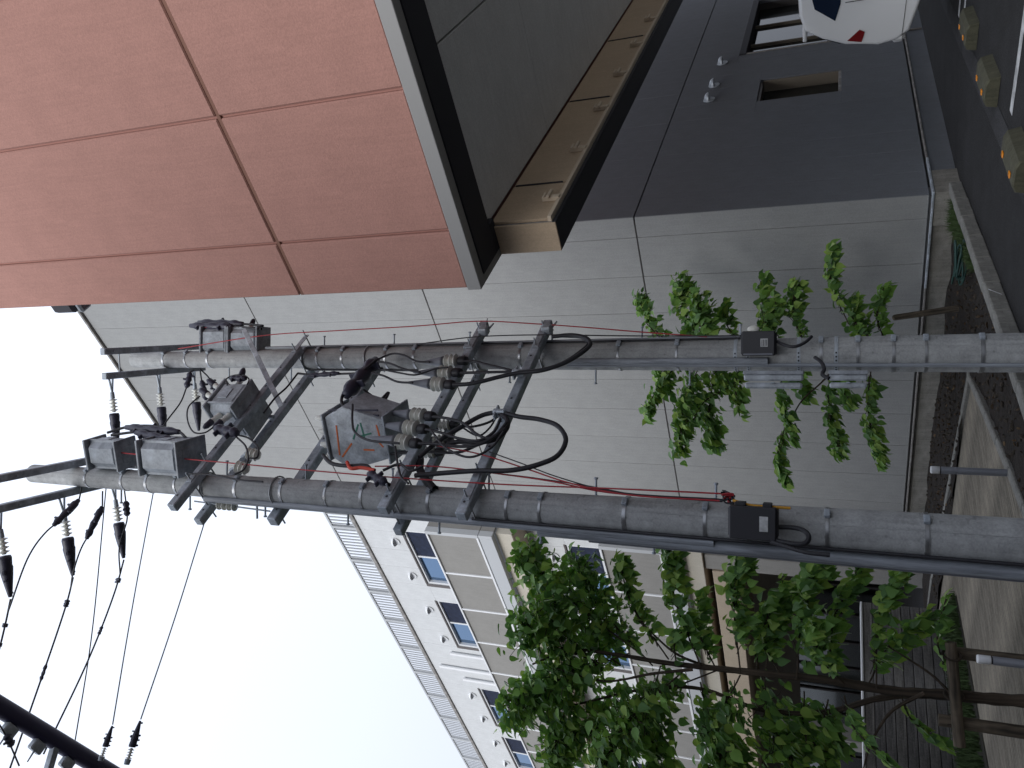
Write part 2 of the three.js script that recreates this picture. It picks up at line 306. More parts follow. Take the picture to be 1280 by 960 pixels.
// ---------------------------------------------------------------- white panel tower with a dark side
{
  const X = 10.65, Z = -5.57, ZL = -12.3, TOP = 17.02, vs = [0.36, 4.35, 8.37, 12.39, TOP];
  const t = thing('tower_building', 'tall off-white panel building with a dark grey side wall behind the poles', 'building', V3(0, 0, 0));
  const W = [14.72, 15.8, 1.44, 2.86], D = [17.4, 21.2, 0.36, 3.4];
  backing(t, 'wall_core', M.sealant, X + 0.07, X + 0.35, 0, TOP, ZL, Z - 0.07);
  for (const y of [4.35, 8.37, 12.39]) block(t, 'joint_strip', M.joint, X + 0.012, X + 0.069, y - 0.0105, y + 0.0105, ZL, Z - 0.08, 0.002);
  for (const [a, b, c, d] of cut([[X + 0.35, 30, 0, TOP]], [W, D])) backing(t, 'wall_core', M.joint, a, b, c, d, Z - 0.35, Z - 0.07);
  backing(t, 'wall_core', M.joint, X + 0.35, 30, 0, TOP - 0.4, ZL + 0.05, ZL + 0.3);
  backing(t, 'roof', M.trim, X + 0.1, 30, TOP - 0.4, TOP - 0.1, ZL, Z - 0.1);
  const us = [ZL]; for (let z = Z - 0.35; z > ZL + 0.2; z -= 0.7075) us.push(z); us.push(Z); us.sort((a, b) => a - b);
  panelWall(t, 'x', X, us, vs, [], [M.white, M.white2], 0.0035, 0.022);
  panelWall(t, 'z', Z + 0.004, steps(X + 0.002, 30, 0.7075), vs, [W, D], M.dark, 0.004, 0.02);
  // left end of the tower above the wing roof
  for (let j = 0; j < 4; j++) block(t, 'end_panel', M.white, X + 0.1, 30, vs[j] + 0.01, vs[j + 1] - 0.01, ZL - 0.03, ZL + 0.04);
  block(t, 'coping', M.trim, X - 0.06, X + 0.3, TOP, TOP + 0.07, ZL - 0.08, Z + 0.06, 0.01); block(t, 'coping', M.trim, X + 0.3, 30, TOP, TOP + 0.07, Z - 0.3, Z + 0.06, 0.01);
  // projecting flashing, plinth below it with a corner pier
  block(t, 'flashing', M.galv, X - 0.07, X + 0.02, 0.315, 0.342, -7.0, Z + 0.07, 0.004); block(t, 'flashing', M.trim, X - 0.05, X + 0.02, 0.315, 0.340, ZL, -7.0, 0.004);
  block(t, 'flashing', M.galv, X + 0.02, X + 1.0, 0.315, 0.342, Z - 0.02, Z + 0.07, 0.004); block(t, 'flashing', M.trim, X + 1.0, 30, 0.315, 0.34, Z - 0.02, Z + 0.04, 0.004);
  block(t, 'plinth', M.plinth, X + 0.0, X + 0.3, -0.3, 0.314, ZL, Z - 0.1); block(t, 'plinth', M.dark, X + 0.62, 30, -0.3, 0.314, Z - 0.3, Z - 0.012);
  block(t, 'plinth_pier', M.plinth, X - 0.05, X + 0.62, -0.3, 0.313, Z - 0.45, Z + 0.05, 0.01);
  // narrow window and the wide dark shopfront opening in the dark wall
  const w = add(t, 'window', boxGeo(W[0], W[1], W[2], W[3], Z - 0.30, Z - 0.28), M.joint);
  block(w, 'frame', M.frameBrown, W[0], W[1], W[3] - 0.05, W[3], Z - 0.28, Z - 0.05); block(w, 'sill', M.trim, W[0], W[1], W[2], W[2] + 0.05, Z - 0.28, Z - 0.02);
  block(w, 'frame', M.frameBrown, W[0], W[0] + 0.05, W[2] + 0.05, W[3] - 0.05, Z - 0.28, Z - 0.05); block(w, 'jamb', mat(0.22, 0.19, 0.15), W[1] - 0.05, W[1], W[2] + 0.05, W[3] - 0.05, Z - 0.28, Z - 0.02);
  block(w, 'pane', M.glassSmoke, W[0] + 0.05, W[1] - 0.05, W[2] + 0.05, W[3] - 0.05, Z - 0.24, Z - 0.22);
  const d = add(t, 'entrance', boxGeo(D[0], D[1], D[2] - 0.35, D[3], Z - 0.34, Z - 0.32), M.blackPaint);
  block(d, 'frame', M.blackPaint, D[0] - 0.02, D[1], D[3] - 0.14, D[3], Z - 0.3, Z + 0.03); block(d, 'frame', M.trim, D[0], D[0] + 0.05, 0.02, D[3] - 0.14, Z - 0.3, Z + 0.02);
  for (const x of [18.45, 19.75]) block(d, 'mullion', mat(0.22, 0.19, 0.15), x, x + 0.05, 0.02, D[3] - 0.14, Z - 0.30, Z - 0.16);
  for (const [a, b] of [[D[0] + 0.05, 18.45], [18.50, 19.75], [19.80, D[1]]]) block(d, 'pane', M.glassSmoke, a, b, 0.02, D[3] - 0.14, Z - 0.24, Z - 0.22);
  for (const [x, y] of [[17.03, 3.7], [15.8, 3.73], [15.07, 3.74]]) hood(t, V3(x, y, Z + 0.02), 'z', M.galv, 1.0);
  // white pipes running up beside the end of the tower
  for (const [dz, r] of [[-12.42, 0.05], [-12.62, 0.05]]) rod(t, 'downpipe', V3(X - 0.08, 0, dz), V3(X - 0.08, 12.2, dz), r, r, M.frameWhite, 12);
}

// ---------------------------------------------------------------- low wing with balconies
{
  const X = 10.70, Z0 = -12.31, Z1 = -40, TOP = 12.62;
  const t = thing('wing_building', 'long white three-storey wing with balconies, sliding windows and a roof railing', 'building');
  const winZ = [[-13.65, -15.75], [-16.5, -18.6], [-20.85, -22.95], [-23.75, -25.85], [-28.1, -30.2], [-31.0, -33.1]];
  const holes = []; for (const [a, b] of winZ) for (const [c, d] of [[5.05, 7.14], [9.1, 11.38]]) holes.push([b, a, c, d]);
  for (const [a, b, c, d] of cut([[Z1, Z0, 3.95, TOP]], holes)) backing(t, 'wall_core', M.joint, X + 0.06, X + 0.3, c, d, a, b);
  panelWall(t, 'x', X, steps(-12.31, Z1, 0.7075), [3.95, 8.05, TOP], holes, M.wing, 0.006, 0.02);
  winZ.forEach(([a, b]) => { for (const [c, d] of [[5.05, 7.14], [9.1, 11.38]]) { slidingWindow(t, 'x', X, b, a, c, d, M.frameWhite, [M.glassBlue, M.screenDark]); block(t, 'window_reveal', M.frameBrown, X - 0.02, X + 0.12, c, d, b - 0.10, b - 0.001); block(t, 'window_head', M.frameBrown, X - 0.015, X + 0.1, d, d + 0.05, b - 0.1, a + 0.02); } });
  for (const [a, b] of winZ) for (const f of [0.2, 0.85]) { hood(t, V3(X - 0.02, 11.72, a + (b - a) * f), 'x', M.frameWhite, 1.1); hood(t, V3(X - 0.02, 7.5, a + (b - a) * f), 'x', M.frameWhite, 1.1); }
  for (const [z, y] of [[-18.95, 11.7], [-19.75, 12.3], [-20.3, 11.7]]) rod(t, 'downpipe', V3(X - 0.07, 9.0, z), V3(X - 0.07, y, z), 0.05, 0.05, M.frameWhite, 10);
  // balconies: grey infill panels in white frames over a fascia, cream slab edge, beige underside
  for (const y0 of [3.95, 8.0]) {
    const XB = 9.9, ZB = -12.58, n = 19, pw = 1.42;
    const bal = add(t, 'balcony', boxGeo(XB + 0.16, X, y0, y0 + 0.38, Z1, ZB - 0.06), M.cream);
    block(bal, 'underside', M.beige, XB + 0.17, X - 0.01, y0 - 0.012, y0 - 0.002, Z1, ZB - 0.07);
    for (let i = 0; i < n; i++) {
      const a = ZB - 0.10 - i * pw, b = a - pw;
      block(bal, 'infill_panel', M.louvre, XB + 0.03, XB + 0.06, y0 + 0.80, y0 + 2.0, b + 0.05, a - 0.0);
      block(bal, 'mullion', M.frameWhite, XB, XB + 0.07, y0 + 0.80, y0 + 2.0, b, b + 0.05);
    }
    for (let i = 0; i < n / 2; i++) block(bal, 'fascia', M.aluminium, XB, XB + 0.14, y0 + 0.40, y0 + 0.72, ZB - 0.1 - (i + 1) * 2 * pw + 0.005, ZB - 0.1 - i * 2 * pw - 0.005);
    block(bal, 'bottom_rail', M.frameWhite, XB, XB + 0.08, y0 + 0.745, y0 + 0.80, ZB - 0.1 - n * pw, ZB - 0.1); block(bal, 'top_rail', M.frameWhite, XB - 0.01, XB + 0.09, y0 + 2.0, y0 + 2.05, ZB - 0.1 - n * pw, ZB - 0.1);
    block(bal, 'corner_post', M.aluminium, XB, XB + 0.16, y0 + 0.74, y0 + 2.06, ZB - 0.1, ZB); block(bal, 'corner_fascia', M.aluminium, XB, XB + 0.16, y0 + 0.40, y0 + 0.73, ZB - 0.1, ZB);
    block(bal, 'side_panel', M.louvre, XB + 0.16, X - 0.01, y0 + 0.74, y0 + 2.06, ZB - 0.06, ZB - 0.005); block(bal, 'side_fascia', M.louvre, XB + 0.16, X - 0.01, y0 + 0.40, y0 + 0.73, ZB - 0.06, ZB - 0.004);
  }
  // parapet edge and roof railing
  block(t, 'parapet_edge', M.trim, X - 0.04, X + 0.3, TOP, TOP + 0.10, Z1, Z0, 0.01); backing(t, 'roof', M.trim, X + 0.3, 24, TOP - 0.3, TOP, Z1, Z0);
  backing(t, 'end_wall', M.wing, X + 0.35, 24, 0, TOP - 0.3, Z1, Z1 + 0.3);
  const rail = add(t, 'railing', boxGeo(X + 0.02, X + 0.07, TOP + 0.86, TOP + 0.92, Z1, Z0 - 0.05), M.aluminium);
  block(rail, 'bottom_rail', M.aluminium, X + 0.025, X + 0.065, TOP + 0.16, TOP + 0.20, Z1, Z0 - 0.05);
  for (let z = Z0 - 0.1, i = 0; z > Z1; z -= 1.35, i++) {
    block(rail, 'rail_post', M.aluminium, X + 0.005, X + 0.085, TOP + 0.1, TOP + 0.86, z - 0.04, z + 0.04);
    const bars = []; for (let k = 1; k < 11; k++) { const zz = z - 1.35 * k / 11; if (zz > Z1 + 0.05) bars.push(boxGeo(X + 0.032, X + 0.058, TOP + 0.20, TOP + 0.86, zz - 0.017, zz + 0.017)); }
    if (bars.length) add(rail, 'rail_bars', mergeGeometries(bars), M.aluminium);
  }
  // ground floor: deep porch with columns, beige ceiling and a glazed back wall
  backing(t, 'porch_ceiling', M.beige, X + 0.05, 20, 3.80, 3.94, Z1, Z0 - 0.05);
  // glazed entrance front with a closed, unlit hall behind it
  const hall = mat(0.34, 0.32, 0.29, { roughness: 0.9 }), pane = new THREE.MeshPhysicalMaterial({ roughness: 0.05, transmission: 1, thickness: 0 }); pane.color.setRGB(0.55, 0.6, 0.6);
  backing(t, 'hall_back_wall', hall, 20.0, 20.2, 0, 3.79, Z1, Z0 - 0.4); backing(t, 'hall_floor', hall, 15.12, 20, 0.01, 0.03, Z1, Z0 - 0.4); backing(t, 'porch_side_wall', hall, X + 0.4, 20, 0, 3.79, Z0 - 0.38, Z0 - 0.08); backing(t, 'hall_front_band', hall, 14.98, 15.1, 2.55, 3.79, Z1, Z0 - 0.4);
  for (let z = -12.8; z > -38; z -= 1.4) { block(t, 'door_stile', M.frameBrown, 14.95, 15.05, 0.02, 2.54, z - 0.05, z + 0.05); block(t, 'door_pane', pane, 14.99, 15.0, 0.02, 2.54, z - 1.35, z - 0.05, 0.002); }
  for (const z of [-13.05, -19.5, -26, -32.5]) block(t, 'porch_column', M.louvre, 10.12, 10.55, 0, 3.93, z - 0.22, z + 0.22, 0.012);
  block(t, 'porch_beam', M.beige, 10.1, 10.6, 3.3, 3.79, Z1, -13.3, 0.01);
}

// ---------------------------------------------------------------- low board-marked wall left of the walkway
{
  const t = thing('low_wall', 'low grey board-marked concrete wall with a pale top edge, behind the staked tree', 'wall');
  const a = V3(7.72, 0, -10.62), b = V3(1.5, 0, -11.25), d = b.clone().sub(a), n = 9, h = 1.12 / n;
  const o = add(t, 'core', cbox(d.length(), 1.1, 0.16, 0.01), M.joint, a.clone().addScaledVector(d, 0.5).add(V3(0, 0.55, -0.06))); o.rotation.y = Math.atan2(-d.z, d.x);
  const bm = [mat(0.25, 0.25, 0.265, { map: M.walk.map, roughness: 0.9 }), mat(0.225, 0.225, 0.24, { map: M.walk.map, roughness: 0.9 }), mat(0.27, 0.268, 0.275, { map: M.walk.map, roughness: 0.9 })];
  for (let i = 0; i < n; i++) bar(t, 'board_course', a.clone().add(V3(0, h * (i + 0.5), 0.03)), b.clone().add(V3(0, h * (i + 0.5), 0.03)), 0.06 + rr(0, 0.012), h - 0.008, bm[i % 3], 0.006);
  bar(t, 'coping', a.clone().add(V3(0, 1.14, -0.02)), b.clone().add(V3(0, 1.14, -0.02)), 0.2, 0.03, M.frameWhite, 0.006);
}

// ---------------------------------------------------------------- pink building with its overhang
{
  const t = thing('pink_building', 'salmon pink building whose upper storeys overhang the car park', 'building');
  const X = 4.60, Z = -2.89, Y0 = 4.08, ZE = 0.9, XE = 24, TOP = 9.75;
  const us = [Z]; for (let z = -2.4; z < ZE; z += 1.03) us.push(z); us.push(ZE);
  backing(t, 'wall_core', M.pinkSeam, X + 0.03, X + 0.3, Y0, TOP, Z + 0.03, ZE);
  const vs = [Y0, 5.605, TOP];
  for (let i = 0; i < us.length - 1; i++) for (let j = 0; j < 2; j++) block(t, 'wall_panel', M.pink, X, X + 0.04, vs[j] + (j ? 0.017 : 0), vs[j + 1] - 0.017, us[i] + (i ? 0.011 : 0), us[i + 1] - 0.011, 0.010);
  for (const y of [vs[1]]) block(t, 'joint_strip', M.pinkJoint, X + 0.012, X + 0.034, y - 0.0165, y + 0.0165, Z - 0.004, ZE, 0.003);
  for (let x = X + 0.041; x < XE; x += 1.03) for (let j = 0; j < 2; j++) block(t, 'wall_panel', M.pink, x, Math.min(x + 1.02, XE), vs[j] + 0.01, vs[j + 1] - 0.01, Z, Z + 0.04, 0.008);
  backing(t, 'wall_core', M.pinkSeam, X + 0.3, XE, Y0, TOP, Z + 0.03, Z + 0.3); backing(t, 'rear_wall', M.pink, XE, XE + 0.3, 4.0, TOP, Z, ZE); backing(t, 'roof', M.trim, X + 0.02, XE, TOP, TOP + 0.3, Z + 0.02, ZE);
  block(t, 'drip_trim', M.drip, X - 0.012, X + 0.09, 3.965, Y0 - 0.002, Z - 0.012, ZE, 0.004); block(t, 'drip_trim', M.drip, X + 0.09, XE, 3.965, Y0 - 0.002, Z - 0.012, Z + 0.06, 0.004);
  block(t, 'black_edge', M.blackPaint, X + 0.09, X + 0.40, 3.955, 4.05, Z + 0.06, ZE, 0.004); block(t, 'black_edge', M.blackPaint, X + 0.40, X + 0.5, 3.956, 4.05, Z + 0.06, Z + 0.31, 0.004);
  // soffit panels
  for (let x = X + 0.40, i = 0; x < XE; x += 1.82, i++) for (let z = -2.62, k = 0; z < ZE - 0.2; k++) { const z1 = k ? Math.min(z + 1.21, ZE) : -1.262; block(t, 'soffit_panel', M.soffit, x + 0.003, Math.min(x + 1.817, XE), 4.0, 4.03, z + 0.008, z1 - 0.008, 0.003); z = z1; }
  backing(t, 'soffit_core', M.trim, X + 0.3, XE, 4.035, 4.075, Z + 0.3, ZE);
  // downstand beam along the lane: brown inner face with clips, black underside
  const bm = add(t, 'edge_beam', cbox(XE - 5.09, 0.50, 0.24, 0.004), M.trim, V3((XE + 5.09) / 2, 3.735, -2.765));
  const lp = (x, y, z) => V3(x, y, z).sub(bm.position);
  const face = (n, m, x0, x1, y0, y1, z0, z1) => { const a = lp(x0, y0, z0), b = lp(x1, y1, z1); return block(bm, n, m, a.x, b.x, a.y, b.y, a.z, b.z, 0.003); };
  face('underside', M.blackPaint, 5.08, XE, 3.455, 3.484, -2.888, -2.642);
  face('outer_face', M.blackPaint, 5.12, XE, 3.486, 3.96, -2.898, -2.886);
  face('end_plate', M.brown, 5.07, 5.088, 3.455, 3.96, -2.888, -2.645);
  for (let x = 5.09, i = 0; x < XE - 1; i++) { const x1 = x + (i ? 1.83 : 0.62); face('face_panel', M.brown, x + 0.012, x1 - 0.006, 3.52, 3.985, -2.644, -2.622); face('cover_strip', M.blackPaint, x1 - 0.008, x1 + 0.012, 3.56, 3.97, -2.643, -2.614); x = x1; }
  face('lower_lip', M.brownTrim, 5.09, XE, 3.486, 3.518, -2.643, -2.60);
  for (let x = 5.38; x < 16; x += 0.905) { const c = face('clip', M.brownTrim, x, x + 0.05, 3.50, 3.64, -2.62, -2.585); block(c, 'clip_bolt', M.brownTrim, -0.045, 0.08, 0.0, 0.025, 0.012, 0.04); block(c, 'clip_bolt', M.brownTrim, -0.03, 0.06, 0.045, 0.065, 0.012, 0.03); }
  // ground floor behind the stalls and its columns
  for (const x of [5.6, 11.4, 17.2, 22.8]) block(t, 'column', M.trim, x - 0.2, x + 0.2, 0, 3.98, 0.45, 0.85, 0.015);
  // small lamp bracket high on the corner
  const l = block(t, 'lamp_bracket', M.blackPaint, X + 0.1, X + 0.3, 8.45, 8.75, Z - 0.16, Z - 0.002, 0.03); block(l, 'lamp_head', M.switchGrey, -0.07, 0.07, -0.22, -0.152, -0.09, 0.03, 0.02);
}

// ---------------------------------------------------------------- building across the yard, behind the camera: it shuts off the low sky
{
  const t = thing('neighbour_building', 'plain grey building across the yard, facing the poles', 'building');
  const X = -1.0, Z0 = -44, Z1 = -0.6, H = 9.8;
  const neighbourMat = mat(0.14, 0.135, 0.13, { map: texStucco, roughness: 0.9 });
  backing(t, 'wall_core', M.joint, X - 9, X - 0.09, 0, H, Z0, Z1);
  const holes = []; for (const y of [1.0, 4.6]) for (let z = -42; z < -3; z += 3.4) holes.push([z, z + 1.7, y, y + 1.5]);
  for (const [a, b, c, d] of cut([[Z0, Z1, 0, H]], holes)) block(t, 'wall_panel', neighbourMat, X - 0.09, X, c, d, a, b, 0.004);
  for (const [a, b, c, d] of holes) block(t, 'pane', M.glassSmoke, X - 0.09, X - 0.06, c, d, a, b, 0.003);
}

// open concrete yard on the far side of the overhang, with the pale building beyond it: their light fills the underside
sheet('yard_paving', [[3, 1.5], [26, 1.5], [26, 13], [3, 13]], 0.008, mat(0.46, 0.45, 0.43, { map: M.walk.map, roughness: 0.95 }));
{
  const t = thing('yard_building', 'pale rendered building beyond the open yard past the overhang', 'building');
  backing(t, 'wall_core', M.joint, 2.0, 30, 0, 7.5, 13.1, 20); const holes = []; for (const y of [0.9, 4.2]) for (let x = 4; x < 28; x += 3.2) holes.push([x, x + 1.6, y, y + 1.5]);
  for (const [a, b, c, d] of cut([[2, 30, 0, 7.5]], holes)) block(t, 'wall_panel', M.cream, a, b, c, d, 13.0, 13.09, 0.004);
  for (const [a, b, c, d] of holes) block(t, 'pane', M.glassSmoke, a, b, c, d, 13.06, 13.09, 0.003);
}

// clods, bark chips and dead leaves scattered over the bed
{
  const n = 1300, g = new THREE.DodecahedronGeometry(1, 0), im = new THREE.InstancedMesh(g, mat(0.06, 0.048, 0.036, { roughness: 1 }), n), m4 = new THREE.Matrix4(), q = new THREE.Quaternion(), c = new THREE.Color(); let k = 0;
  for (let i = 0; i < 60000 && k < n; i++) { const x = rr(3, 10.5), z = rr(-11.5, -4.4); if (!(z < kerbZ(x) - 0.1 && (x > 8.42 || z > walkZ(x) + 0.08))) continue; const s = rr(0.006, 0.026), t = rnd(); q.setFromEuler(new THREE.Euler(rr(0, 3), rr(0, 3), rr(0, 3)));
    m4.compose(V3(x, -0.005 + 0.085 * fbm(x * 2.2 + 40, z * 2.2 + 40, 400, 5, 4) + s * 0.3, z), q, V3(s * 1.5, s * (t > 0.75 ? 0.25 : 0.8), s)); im.setMatrixAt(k, m4); im.setColorAt(k, t > 0.93 ? c.setRGB(1.8, 1.4, 0.9) : t > 0.75 ? c.setRGB(1.1, 0.9, 0.7) : c.setRGB(0.75, 0.75, 0.75)); k++; }
  im.count = k; im.name = 'bed_litter'; im.userData = { kind: 'stuff', label: 'crumbs of soil and bark chips strewn over the dark planting bed', category: 'soil' }; im.castShadow = im.receiveShadow = true; scene.add(im);
}
// ---------------------------------------------------------------- the two concrete poles
const PL = V3(3.86, 0, -4.5), PR = V3(5.83, 0, -4.5);
const poleR = (H, y) => 0.095 + (H - y) / 75 * 0.5;
function ringBand(parent, name, r, y, h, m, gap = 0) { const g = new THREE.CylinderGeometry(r, r, h, 28, 1, true); const g2 = new THREE.CylinderGeometry(r - 0.004, r - 0.004, h, 28, 1, true); return add(parent, name, mergeGeometries([g, g2, new THREE.RingGeometry(r - 0.004, r, 28).rotateX(-Math.PI / 2).translate(0, h / 2, 0), new THREE.RingGeometry(r - 0.004, r, 28).rotateX(Math.PI / 2).translate(0, -h / 2, 0)]), m, V3(0, y, 0)); }
function stepBolt(parent, y, r, ang, len = 0.17) {
  const d = V3(Math.cos(ang), 0, Math.sin(ang)); const o = rod(parent, 'step_bolt', d.clone().multiplyScalar(r - 0.02).setY(y), d.clone().multiplyScalar(r + len).setY(y), 0.009, 0.009, M.steel, 8);
  const k = add(o, 'bolt_head', new THREE.CylinderGeometry(0.016, 0.016, 0.014, 8), M.steel, V3(0, (len + 0.02) / 2, 0)); return k;
}
function utilityPole(label, base, H, bands, perforated, boltAng) {
  const t = thing('utility_pole', label, 'utility pole', base);
  const rows = 60, prof = []; for (let i = 0; i <= rows; i++) { const y = -0.3 + (H + 0.3) * i / rows; prof.push([poleR(H, y), y]); } prof.push([0.07, H + 0.025], [0.001, H + 0.03]);
  const g = latheGeo(prof, 40); const p = g.attributes.position, uv = g.attributes.uv; for (let i = 0; i < p.count; i++) uv.setXY(i, uv.getX(i) * 1.0, p.getY(i) * 1.15 + base.x);
  add(t, 'shaft', g, M.pole);
  for (const y of bands) { ringBand(t, 'band', poleR(H, y) + 0.006, y, rr(0.018, 0.03), M.band); block(t, 'band_clamp', M.steel, -0.03, 0.03, y - 0.02, y + 0.02, poleR(H, y), poleR(H, y) + 0.03, 0.004); }
  for (const y of perforated) { const b = ringBand(t, 'perforated_strap', poleR(H, y) + 0.005, y, 0.03, M.galv); for (let k = 0; k < 14; k++) { const a = 2.4 + k * 0.22; add(b, 'hole', new THREE.BoxGeometry(0.014, 0.013, 0.004), M.rubber, V3(Math.cos(a), 0, Math.sin(a)).multiplyScalar(poleR(H, y) + 0.005), [0, Math.PI / 2 - a, 0]); } }
  for (let y = 2.3, i = 0; y < H - 1.2; y += 0.45, i++) stepBolt(t, y, poleR(H, y), boltAng + (i % 2 ? Math.PI : 0), 0.13);
  // cast marks: faint seams and a form-line pair
  for (const a of [boltAng + 1.2, boltAng + 1.2 + Math.PI]) { const s = []; for (let i = 0; i <= 20; i++) { const y = H * i / 20; s.push(V3(Math.cos(a) * (poleR(H, y) - 0.001), y, Math.sin(a) * (poleR(H, y) - 0.001))); } add(t, 'mould_seam', tubeGeo(s, 0.003, 1, 4), M.pole); }
  return t;
}
// across the picture is the direction vR; step bolts stick out to both sides of each pole
const boltA = Math.atan2(vR.z, vR.x);
const HL = 9.42, HR = 9.65;
const poleLeft = utilityPole('concrete utility pole with a tall grey cable guard and the larger black box', PL, HL, [8.55, 8.05, 7.72, 7.35, 6.62, 6.1, 5.62, 5.25, 4.6, 3.9, 3.62, 2.95, 2.36, 1.55, 0.95], [], boltA);
const poleRight = utilityPole('concrete utility pole with grey cabinets strapped to its side and a green tree behind', PR, HR, [9.1, 8.75, 8.4, 7.02, 6.83, 6.5, 5.95, 5.6, 5.0, 4.4, 3.4, 2.85, 1.62, 1.33, 1.06, 0.82, 0.42], [2.33, 2.22, 1.8, 1.5], boltA);
// conduits and guards strapped along the poles
function alongPole(parent, name, H, ang, off, y0, y1, r, m) { const d = V3(Math.cos(ang), 0, Math.sin(ang)), q = []; for (let i = 0; i <= 6; i++) { const y = y0 + (y1 - y0) * i / 6; q.push(d.clone().multiplyScalar(poleR(H, y) + off).setY(y)); } return add(parent, name, tubeGeo(q, r, 3, 10), m); }
const camAng = Math.atan2(-vF.z, -vF.x);   // towards the camera
alongPole(poleRight, 'conduit', HR, camAng + 0.35, 0.028, 2.05, 3.9, 0.03, M.conduit); alongPole(poleRight, 'conduit', HR, camAng + 0.62, 0.02, 0.0, 3.9, 0.017, M.conduit);
alongPole(poleRight, 'riser_cable', HR, camAng - 1.45, 0.018, 2.3, 7.6, 0.016, M.conduit); alongPole(poleRight, 'riser_cable', HR, camAng - 1.3, 0.012, 2.3, 7.2, 0.009, M.rubber);
alongPole(poleRight, 'riser_cable', HR, camAng + 1.5, 0.014, 5.6, 7.0, 0.013, M.rubber);
alongPole(poleLeft, 'cable_guard', HL, camAng + 1.05, 0.018, 2.3, 7.0, 0.032, M.conduit); alongPole(poleLeft, 'cable_guard', HL, camAng + 1.3, 0.035, 0.0, 3.65, 0.045, M.conduit);
alongPole(poleLeft, 'conduit', HL, camAng + 1.55, 0.07, 0.0, 3.25, 0.024, M.greyCover); alongPole(poleLeft, 'conduit', HL, camAng + 0.75, 0.015, 0.0, 4.2, 0.012, M.rubber);
// insulator string and clamp hardware on the shaded flank of the left pole
{ const d = V3(Math.cos(camAng + 1.6), 0, Math.sin(camAng + 1.6)), at = (y, o) => d.clone().multiplyScalar(poleR(HL, y) + o).setY(y);
  rod(poleLeft, 'tie_rod', at(6.3, 0.08), at(7.2, 0.05), 0.008, 0.008, M.steel); for (const y of [6.72, 6.78, 6.84, 6.9]) { const q = add(poleLeft, 'insulator_disc', latheGeo([[0.001, -0.02], [0.045, -0.012], [0.045, 0.0], [0.02, 0.02], [0.001, 0.022]]), M.porcelain, at(y, 0.065)); q.rotation.z = 0.05; }
  for (const y of [6.45, 6.2]) rod(poleLeft, 'clamp_bolt', at(y, -0.02), at(y, 0.16), 0.01, 0.01, M.steel); }

// ---------------------------------------------------------------- crossarms of the H-frame
function crossarm(label, x0, x1, y, z, clampZ, s = 0.085) {
  const t = thing('crossarm', label, 'crossarm', V3(x0, y, z), 0, 'steel crossarms between the two poles');
  const L = x1 - x0; add(t, 'beam', cbox(L, s, s, 0.008), M.steel, V3(L / 2, 0, 0));
  for (const px of [PL.x, PR.x]) {   // U-bolt round the pole and its plate
    const r = poleR(9.5, y) + 0.012, cx = px - x0, cz = -4.5 - z, sg = Math.sign(cz) || 1, q = [];
    for (let i = 0; i <= 10; i++) { const a = Math.PI * i / 10; q.push(V3(cx + Math.cos(a) * r, 0, cz + sg * Math.sin(a) * r)); } q.unshift(V3(cx + r, 0, -sg * 0.10)); q.push(V3(cx - r, 0, -sg * 0.10));
    add(t, 'u_bolt', tubeGeo(q, 0.008, 3, 6), M.band); block(t, 'clamp_plate', M.galv, cx - r - 0.03, cx + r + 0.03, -0.03, 0.03, -sg * (s / 2 + 0.008), -sg * (s / 2 + 0.001), 0.002);
    for (const e of [-1, 1]) rod(t, 'bolt', V3(cx + e * r, 0, -sg * (s / 2)), V3(cx + e * r, 0, -sg * (s / 2 + 0.09)), 0.008, 0.008, M.steel, 6);
  }
  for (let x = 0.12; x < L; x += 0.31) { const h = add(t, 'bolt_hole', new THREE.CylinderGeometry(0.011, 0.011, 0.003, 10), M.rubber, V3(x, 0.005, s / 2 + 0.001), [Math.PI / 2, 0, 0]); h.castShadow = false; }
  return t;
}
crossarm('upper front steel crossarm carrying the grey switch box between the poles', 3.42, 5.78, 7.02, -4.33, 1);
crossarm('upper rear steel crossarm behind the grey switch box between the poles', 3.55, 5.80, 7.02, -4.67, -1);
crossarm('steel crossarm holding the orange-marked transformer between the poles', 3.62, 6.05, 6.2, -4.66, -1, 0.10);
crossarm('steel crossarm with the row of white cable terminations on its front', 3.55, 6.12, 4.87, -4.30, 1, 0.09);
crossarm('rear steel crossarm behind the row of white cable terminations', 3.66, 6.0, 4.93, -4.70, -1);
crossarm('lowest steel crossarm with the thick black cables strapped over it', 3.55, 6.12, 4.17, -4.30, 1, 0.09);
// perforated diagonal brace on the right pole
{ const t = thing('brace', 'pale perforated steel brace slanting down past the right pole', 'brace', V3(0, 0, 0)); const a = P(304, 416, 'z', -4.12), b = P(338, 476, 'z', -4.26), c = P(352, 512, 'z', -4.3);
  t.position.copy(a); const B = bar(t, 'flat_bar', V3(0, 0, 0), c.clone().sub(a), 0.012, 0.055, M.galv, 0.003); const L = c.distanceTo(a); for (let i = 1; i < 9; i++) block(B, 'slot', M.rubber, -L / 2 + L * i / 9 - 0.025, -L / 2 + L * i / 9 + 0.025, -0.007, 0.007, 0.0045, 0.0065, 0.001); }

